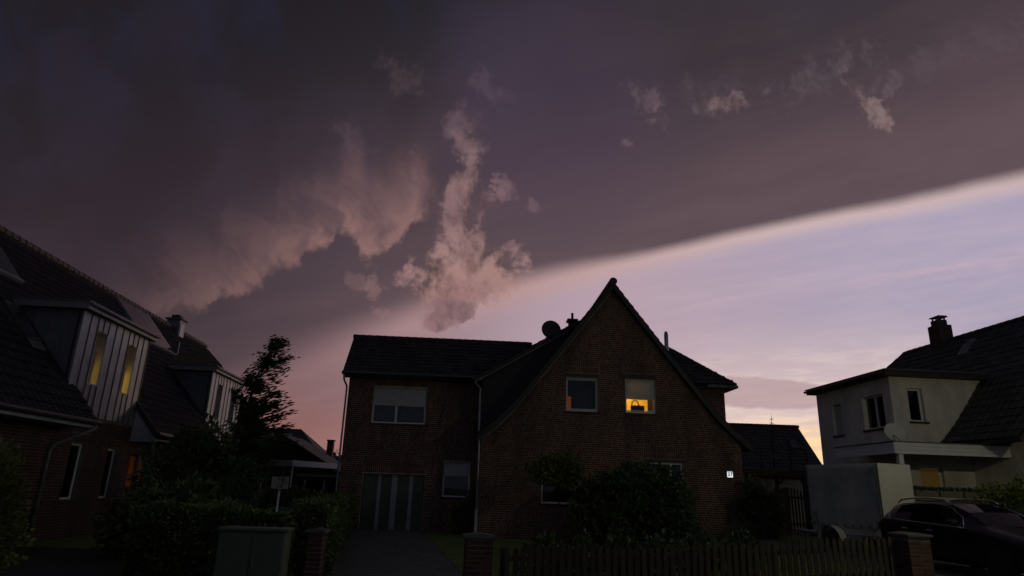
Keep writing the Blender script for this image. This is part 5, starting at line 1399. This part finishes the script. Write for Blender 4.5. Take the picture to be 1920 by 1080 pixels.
# windswept tall tree
def swept_tree(name, loc, h, label, seed):
    rng = random.Random(seed); o = empty(name, loc, 0, label, 'tree')
    axis = [Vector((0, 0, 0)), Vector((.05, 0, h*.35)), Vector((.0, 0, h*.6)), Vector((.28, 0, h*.8)), Vector((.82, 0, h*.98))]
    tr = MB(); tr.tube(axis, [.12, .09, .06, .035, .012], 8)
    def at(t):
        f = t*(len(axis)-1); i = min(int(f), len(axis)-2); return axis[i].lerp(axis[i+1], f-i)
    mb = MB()
    for k in range(84):
        t = .16 + .84*(k/83.0)**.9; p = at(t); sp = (1.45*(1-t)**.75 + .22)*rng.uniform(.7, 1.15)
        a = rng.uniform(0, 6.28); d = Vector((math.cos(a), math.sin(a)*.8, rng.uniform(-.1, .35)))
        e = p + d*sp + Vector((.42*sp, 0, .40*sp))                # the wind pushes everything to the right
        mid = p.lerp(e, .5) + Vector((0, 0, -.10*sp))
        tr.tube([p, mid, e], [.022*(1.2-t), .014*(1.2-t), .004], 5)
        clump = .25 + 1.1*max(0, math.sin(t*41.0))                # tiers of foliage with gaps between
        for _ in range(int((int(80*(1.15-t))+60)*(clump if t > .55 else 1))):
            q = rng.random(); b = (p.lerp(mid, q*2) if q < .5 else mid.lerp(e, q*2-1)) + Vector((rng.gauss(0, .12), rng.gauss(0, .12), rng.gauss(0, .075)))
            dd = Vector((.9, rng.uniform(-.4, .4), .38)) + d*.25
            s = rng.uniform(.14, .30)*(1.25-.5*t); dd.normalize(); n_ = dd.orthogonal().normalized(); n_.rotate(Matrix.Rotation(rng.uniform(0, 6.28), 3, dd)); w = s*.13
            mb.add([b, b+dd*s*.5+n_*w, b+dd*s+Vector((0, 0, -.02)), b+dd*s*.5-n_*w], [(0, 1, 2, 3)], rng.random())
    tr.build('trunk', 'bark', o); mb.build('crown', 'leaf_tree', o)
swept_tree('windswept_tree', (-10.25, 26.0, 0), 7.3, 'slender windswept tree right of the second zinc dormer', 31)
def conifer(name, loc, h, r, label, seed, group=None, lean=0, matname='leaf_conifer', sparse=1.0):
    rng = random.Random(seed); o = empty(name, loc, 0, label, 'tree', group)
    tr = MB(); tr.tube([(0, 0, 0), (lean*.5, 0, h*.5), (lean, 0, h)], [.10, .06, .008], 7); mb = MB(); z = h*.06
    while z < h*.985:
        t = z/h; L = r*(1-t)**.85+.05; k = max(4, int(9*(1-t)+3))
        for i in range(k):
            a = 2*PI*i/k + rng.uniform(-.3, .3); d = Vector((math.cos(a), math.sin(a), 0)); ll = L*rng.uniform(.75, 1.12)
            p0 = Vector((lean*t, 0, z)); e = p0 + d*ll + Vector((0, 0, .10*ll - .22*ll*(1-t)))
            tr.tube([p0, e], [.012, .003], 4, cap=False)
            for _ in range(int((10+22*ll)*sparse)):
                q = rng.uniform(.12, 1.03); b = p0.lerp(e, q) + Vector((rng.gauss(0, .02), rng.gauss(0, .02), rng.gauss(0, .02)))
                sd_ = d.cross(Vector((0, 0, 1)))*rng.choice((-1, 1)); dd = (d*.7+sd_*rng.uniform(.2, 1)+Vector((0, 0, rng.uniform(-.35, .25)))).normalized()
                s = rng.uniform(.07, .17)*(1.1-.35*q); n_ = dd.cross(Vector((0, 0, 1))).normalized()*s*.16
                mb.add([b, b+dd*s*.5+n_, b+dd*s, b+dd*s*.5-n_], [(0, 1, 2, 3)], rng.random())
        z += h*.035*rng.uniform(.8, 1.2)
    tr.build('trunk', 'bark', o); mb.build('crown', matname, o)
conifer('spruce_tree', (-11.6, 31.5, 0), 5.9, 1.25, 'small dark spruce just right of the windswept tree', 41)
for i, (x, y, h, lb) in enumerate(((14.6, 37.0, 5.9, 'tallest thin conifer before the far right roof'), (15.7, 37.4, 5.3, 'thin conifer second from the brick gable, before the far right roof'), (16.7, 37.8, 4.5, 'shorter thin conifer before the far right roof'), (13.6, 36.2, 4.3, 'thin conifer nearest the brick gable, before the far roof'))):
    conifer('thin_conifer', (x, y, .3), h, .75, lb, 50+i, 'thin conifers before the far right roof', .15, 'leaf_grey', .8)
# little round-headed tree before the gable
st_o = empty('standard_tree', (1.72, 22.0, gz(1.72, 22)), 0, 'little round-headed tree on a thin stem before the brick gable', 'tree')
MB().tube([(0, 0, 0), (.02, 0, .9), (-.02, 0, 1.9), (0, 0, 2.3)], [.028, .024, .02, .012], 8).build('trunk', 'bark', st_o)
rng = random.Random(61); mb = MB()
leaves(mb, rng, 3600, lambda: shell(rng, (-.05, 0, 2.38), (.92, .7, .52), inner=.25), .11, .8); mb.build('crown', 'leaf_yellow', st_o)
# pale ornamental grass at the gable corner and perennials behind the fence
og = empty('ornamental_grass', (8.75, 25.1, gz(8.75, 25.1)), 0, 'pale tuft of ornamental grass at the right foot of the gable', 'plant')
mb = MB(); rng = random.Random(71)
for _ in range(420):
    a = rng.uniform(0, 6.28); r = rng.uniform(.0, .35); b0 = Vector((rng.uniform(-.8, .6), rng.uniform(-.2, .2), 0)); h = rng.uniform(.35, .75)
    tip = b0 + Vector((math.cos(a)*r*1.3, math.sin(a)*r, h)); m_ = b0.lerp(tip, .55) + Vector((0, 0, .1)); w = Vector((math.sin(a), -math.cos(a), 0))*.006
    mb.add([b0-w, b0+w, m_+w*.8, m_-w*.8], [(0, 1, 2, 3)], rng.random()); mb.add([m_-w*.8, m_+w*.8, tip], [(0, 1, 2)], rng.random())
mb.build('blades', 'leaf_grey', og)
perl = [(.75, 'orange-yellow flowering perennial next to the left fence pillar', 'petal_yellow'), (1.45, 'white-flowering perennial behind the fence, second from the left pillar', 'petal_white'), (2.2, 'white-flowering perennial behind the fence, below the little tree', 'petal_white'),
        (3.0, 'low perennial behind the fence, before the left side of the large bush', 'petal_white'), (3.9, 'low perennial behind the fence, before the middle of the large bush', 'petal_white'), (4.8, 'low perennial behind the fence, before the right side of the large bush', 'petal_white')]
for i, (x, lb, pt) in enumerate(perl):
    y = 13.3 + .2*x
    bush('perennial', (x, y), [(0, 0, .42, .38, .25, .45), (.2, .05, .5, .25, .2, .42)], 420, .12, 'leaf_bush', lb, 'plant', 'perennials along the fence', 90+i, .7, 3, (pt, 16 if i else 22), .045)
# lawn blades in front of the house
mb = MB(); rng = random.Random(77)
for _ in range(9000):
    x, y = rng.uniform(-.4, 8.2), rng.uniform(13.4, 22.5)
    if x < -.2+dshift(y)*0: continue
    b0 = Vector((x, y, gz(x, y))); a = rng.uniform(0, 6.28); h = rng.uniform(.04, .10); w = Vector((math.cos(a), math.sin(a), 0))*.008
    mb.add([b0-w, b0+w, b0+Vector((rng.uniform(-.03, .03), rng.uniform(-.03, .03), h))], [(0, 1, 2)], rng.random())
mb.build('lawn_grass', 'leaf_yellow', None, label='short lawn grass behind the picket fence', kind='stuff')

# ================================================================== neighbours farther back
def simple_roof(parent, prof, o, ad, L, hd, tw, ex, m_, limit, accept=lambda a, h, z: True, seed=1):
    tile_roof(parent, prof, o, ad, L, hd, tw, ex, m_, accept, lambda a, h, z: a, limit, rng=random.Random(seed))
# left: hipped bungalow with solar panels
B1 = empty('hipped_bungalow', (-15.9, 44, 0), LA, 'distant bungalow with hipped dark roof, solar panels and chimney', 'house')
b = MB(); b.box(-3.6, 4.6, -.2, 7.5, 0, 2.4); b.build('wall', 'plaster', B1)
b = MB(); E_ = [(-4.0, -.6, 2.3), (5.0, -.6, 2.3), (5.0, 8.0, 2.3), (-4.0, 8.0, 2.3)]; r1, r2 = (-1.0, 3.7, 5.40), (1.45, 3.7, 5.40)
for poly in ([E_[0], E_[1], r2, r1], [E_[1], E_[2], r2], [E_[2], E_[3], r1, r2], [E_[3], E_[0], r1]): sheet(b, poly, .12)
rb_ = b.build('roof', 'tile_grey', B1, fix=True)
for i in range(2):
    for j in range(2):
        s_ = MB(); y0, y1 = 1.2+j*1.0, 2.1+j*1.0; x0_ = -.9+i*1.0; zz = lambda y: 2.3+(y+.6)*3.1/4.3+.05
        sheet(s_, [(x0_, y0, zz(y0)), (x0_+.92, y0, zz(y0)), (x0_+.92, y1, zz(y1)), (x0_, y1, zz(y1))], .03); so_ = s_.build('solar_panel', 'steel', rb_, fix=True)
        s_ = MB(); sheet(s_, [(x0_+.03, y0+.03, zz(y0+.03)+.006), (x0_+.89, y0+.03, zz(y0+.03)+.006), (x0_+.89, y1-.03, zz(y1-.03)+.006), (x0_+.03, y1-.03, zz(y1-.03)+.006)], .004) if False else None
b = MB(); b.box(3.75, 4.15, 1.8, 2.3, 2.6, 4.55); co = b.build('chimney', 'brick_dark', rb_)
MB().box(3.70, 4.20, 1.75, 2.35, 4.55, 4.62).build('chimney_slab', 'concrete_cap', co)
B2 = empty('low_gable_house', (-12.6, 37.5, 0), LA, 'low dark gabled outbuilding with white eaves behind the hedge', 'house')
b = MB(); b.prism([(-3.2, 0), (3.4, 0), (3.4, 2.25), (0, 4.2), (-3.2, 2.35)], 'y', 0, .25); b.box(-3.2, -2.95, .25, 6, 0, 2.3); b.box(3.15, 3.4, .25, 6, 0, 2.2); b.build('wall', 'wood_dark', B2)
b = MB(); sheet(b, [(0, -.35, 4.38), (3.75, -.35, 2.25), (3.75, 6.2, 2.25), (0, 6.2, 4.38)], .12); sheet(b, [(0, -.35, 4.38), (-3.75, -.35, 2.25), (-3.75, 6.2, 2.25), (0, 6.2, 4.38)], .12)
r2_ = b.build('roof', 'tile_grey', B2, fix=True)
MB().box(1.2, 3.7, -.42, -.36, 2.06, 2.22).build('eave_fascia', 'fascia_grey', B2); MB().box(1.6, 3.6, -.06, -.005, 1.0, 1.85).build('window', 'glass_dark', B2)
for xx in (1.55, 2.6, 3.62): MB().box(xx, xx+.08, -.09, -.062, .95, 1.9).build('window_frame', 'pvc_white', B2)
CP = empty('carport', (-11.15, 33, 0), math.radians(-24), 'flat white-edged carport roof on posts behind the trees', 'carport')
MB().box(-1.1, .95, 0, 3.4, 2.52, 2.70).build('roof_slab', 'board_grey', CP)
MB().bevbox(-1.14, .99, -.05, -.002, 2.48, 2.76, .01).build('fascia', 'board_grey', CP); MB().bevbox(.992, 1.04, -.05, 3.4, 2.48, 2.76, .01).build('fascia', 'pvc_white', CP)  # front fascia greyer than the right one: side shading put into the colour
for xx in (-1.0, .85): MB().box(xx, xx+.09, .05, .14, 0, 2.52).build('post', 'galv', CP)
# right: far house with a long roof
B3 = empty('far_house', (14, 41.2, .3), math.radians(1.5), 'far house with long dark tiled roof and one roof window', 'house')
b = MB(); b.box(-1.2, 5.3, .6, 7.4, 0, 2.8); b.build('wall', 'plaster', B3)
b = MB(); sheet(b, [(-1.8, 0, 2.6), (5.9, 0, 2.6), (5.9, 3.9, 6.10), (-1.8, 3.9, 6.10)], .14); sheet(b, [(-1.8, 3.9, 6.10), (5.9, 3.9, 6.10), (5.9, 7.9, 2.6), (-1.8, 7.9, 2.6)], .14)
r3 = b.build('roof', 'trim_dark', B3, fix=True)
simple_roof(r3, [(0, 2.63), (3.9, 6.12)], (-1.8, 0, 0), (1, 0, 0), 7.7, (0, 1, 0), .30, .34, 'tile_grey', 0, seed=5)
ridge_tiles(r3, (-1.8, 3.9, 6.13), (5.9, 3.9, 6.13), 24, .12)
MB().prism([(.6, 2.8), (7.4, 2.8), (4.0, 5.9)], 'x', 5.0, 5.3).build('gable', 'plaster', B3)
zz = lambda y: 2.63+y*3.49/3.9
s_ = MB(); sheet(s_, [(4.55, 2.05, zz(2.05)+.14), (5.05, 2.05, zz(2.05)+.14), (5.05, 2.75, zz(2.75)+.14), (4.55, 2.75, zz(2.75)+.14)], .10); s_.build('roof_window', 'collector', r3, fix=True)
SH = empty('open_shed', (11.3, 31.6, .3), math.radians(6), 'flat-roofed open shed between the brick gable and the trailer', 'shed')
MB().bevbox(-.4, 4.3, -.2, 3.2, 2.62, 2.74, .02).build('roof_slab', 'trim_dark', SH); MB().box(-.35, 4.25, -.24, -.202, 2.44, 2.70).build('fascia', 'wood_dark', SH)
MB().box(-.3, 4.2, 3.0, 3.1, 0, 2.6).build('rear_wall', 'plaster', SH)
for xx in (-.2, 1.25, 2.6, 4.05): MB().box(xx, xx+.12, -.15, -.03, 0, 2.62).build('post', 'wood_dark', SH)
for xx in (1.37, 2.72): MB().prism([(xx, 2.1), (xx+.06, 2.05), (xx+.45, 2.44), (xx+.37, 2.44)], 'y', -.13, -.06).build('brace', 'wood_dark', SH)
MB().box(-.2, 4.1, -.10, -.06, 2.30, 2.42).build('beam', 'wood_dark', SH)
GF = empty('plank_fence', (10.35, 28.2, .3), math.radians(5), 'tall dark plank fence with open slats behind the red rhododendron', 'fence')
rng = random.Random(81)
for i in range(21):
    x = i*.135; gap = 10 <= i <= 15
    w_ = .075 if gap else .125; h = 1.72 + (.18*math.sin((i-5)/10*PI) if i > 4 else -.12) + rng.uniform(-.02, .02)
    p_ = MB(); p_.prism([(x, 0), (x+w_, 0), (x+w_, h-.05), (x+w_*.8, h-.01), (x+w_*.5, h), (x+w_*.2, h-.01), (x, h-.05)], 'y', 0, .022); p_.build('plank', 'wood_dark', GF)
for zz_ in (.4, 1.45): MB().box(0, 2.85, .024, .06, zz_, zz_+.09).build('rail', 'wood_dark', GF)
for xx in (0, 1.3, 2.75): MB().box(xx, xx+.09, .062, .15, 0, 1.7).build('post', 'wood_dark', GF)
# wooded rise on the horizon
rng = random.Random(91); mb = MB(); core = MB()
for i in range(90):
    a = math.radians(-62 + 124*i/89.0) ; R0 = 150 + 25*math.sin(i*1.7)
    cx, cy_ = R0*math.sin(a), R0*math.cos(a); h = 9.5 + 2.5*math.sin(i*.37) + rng.uniform(-2, 2)
    if a > -.1: h *= .62
    seg = 8
    for _ in range(260):
        d = Vector((rng.gauss(0, 1), rng.gauss(0, 1), abs(rng.gauss(0, 1)))).normalized(); k_ = rng.uniform(.8, 1.08)
        p = Vector((cx+d.x*5.6*k_, cy_+d.y*4*k_, d.z*h*k_)); s = rng.uniform(.5, 1.1); q = d.orthogonal().normalized(); q.rotate(Matrix.Rotation(rng.uniform(0, 6.3), 3, d)); w = d.cross(q)
        mb.add([p-q*s, p+w*s*.6, p+q*s, p-w*s*.6], [(0, 1, 2, 3)], rng.random())
    core.lathe([(5.4, 0), (5.2, h*.45), (3.6, h*.8), (0, h*.92)], 9, Matrix.Translation((cx, cy_, 0)))
mb.v += []; w_o = mb.build('distant_wood', 'leaf_conifer', None, label='distant dark wood along the horizon', kind='stuff')
core.build('wood_core', 'leaf_conifer', w_o, kind='stuff')
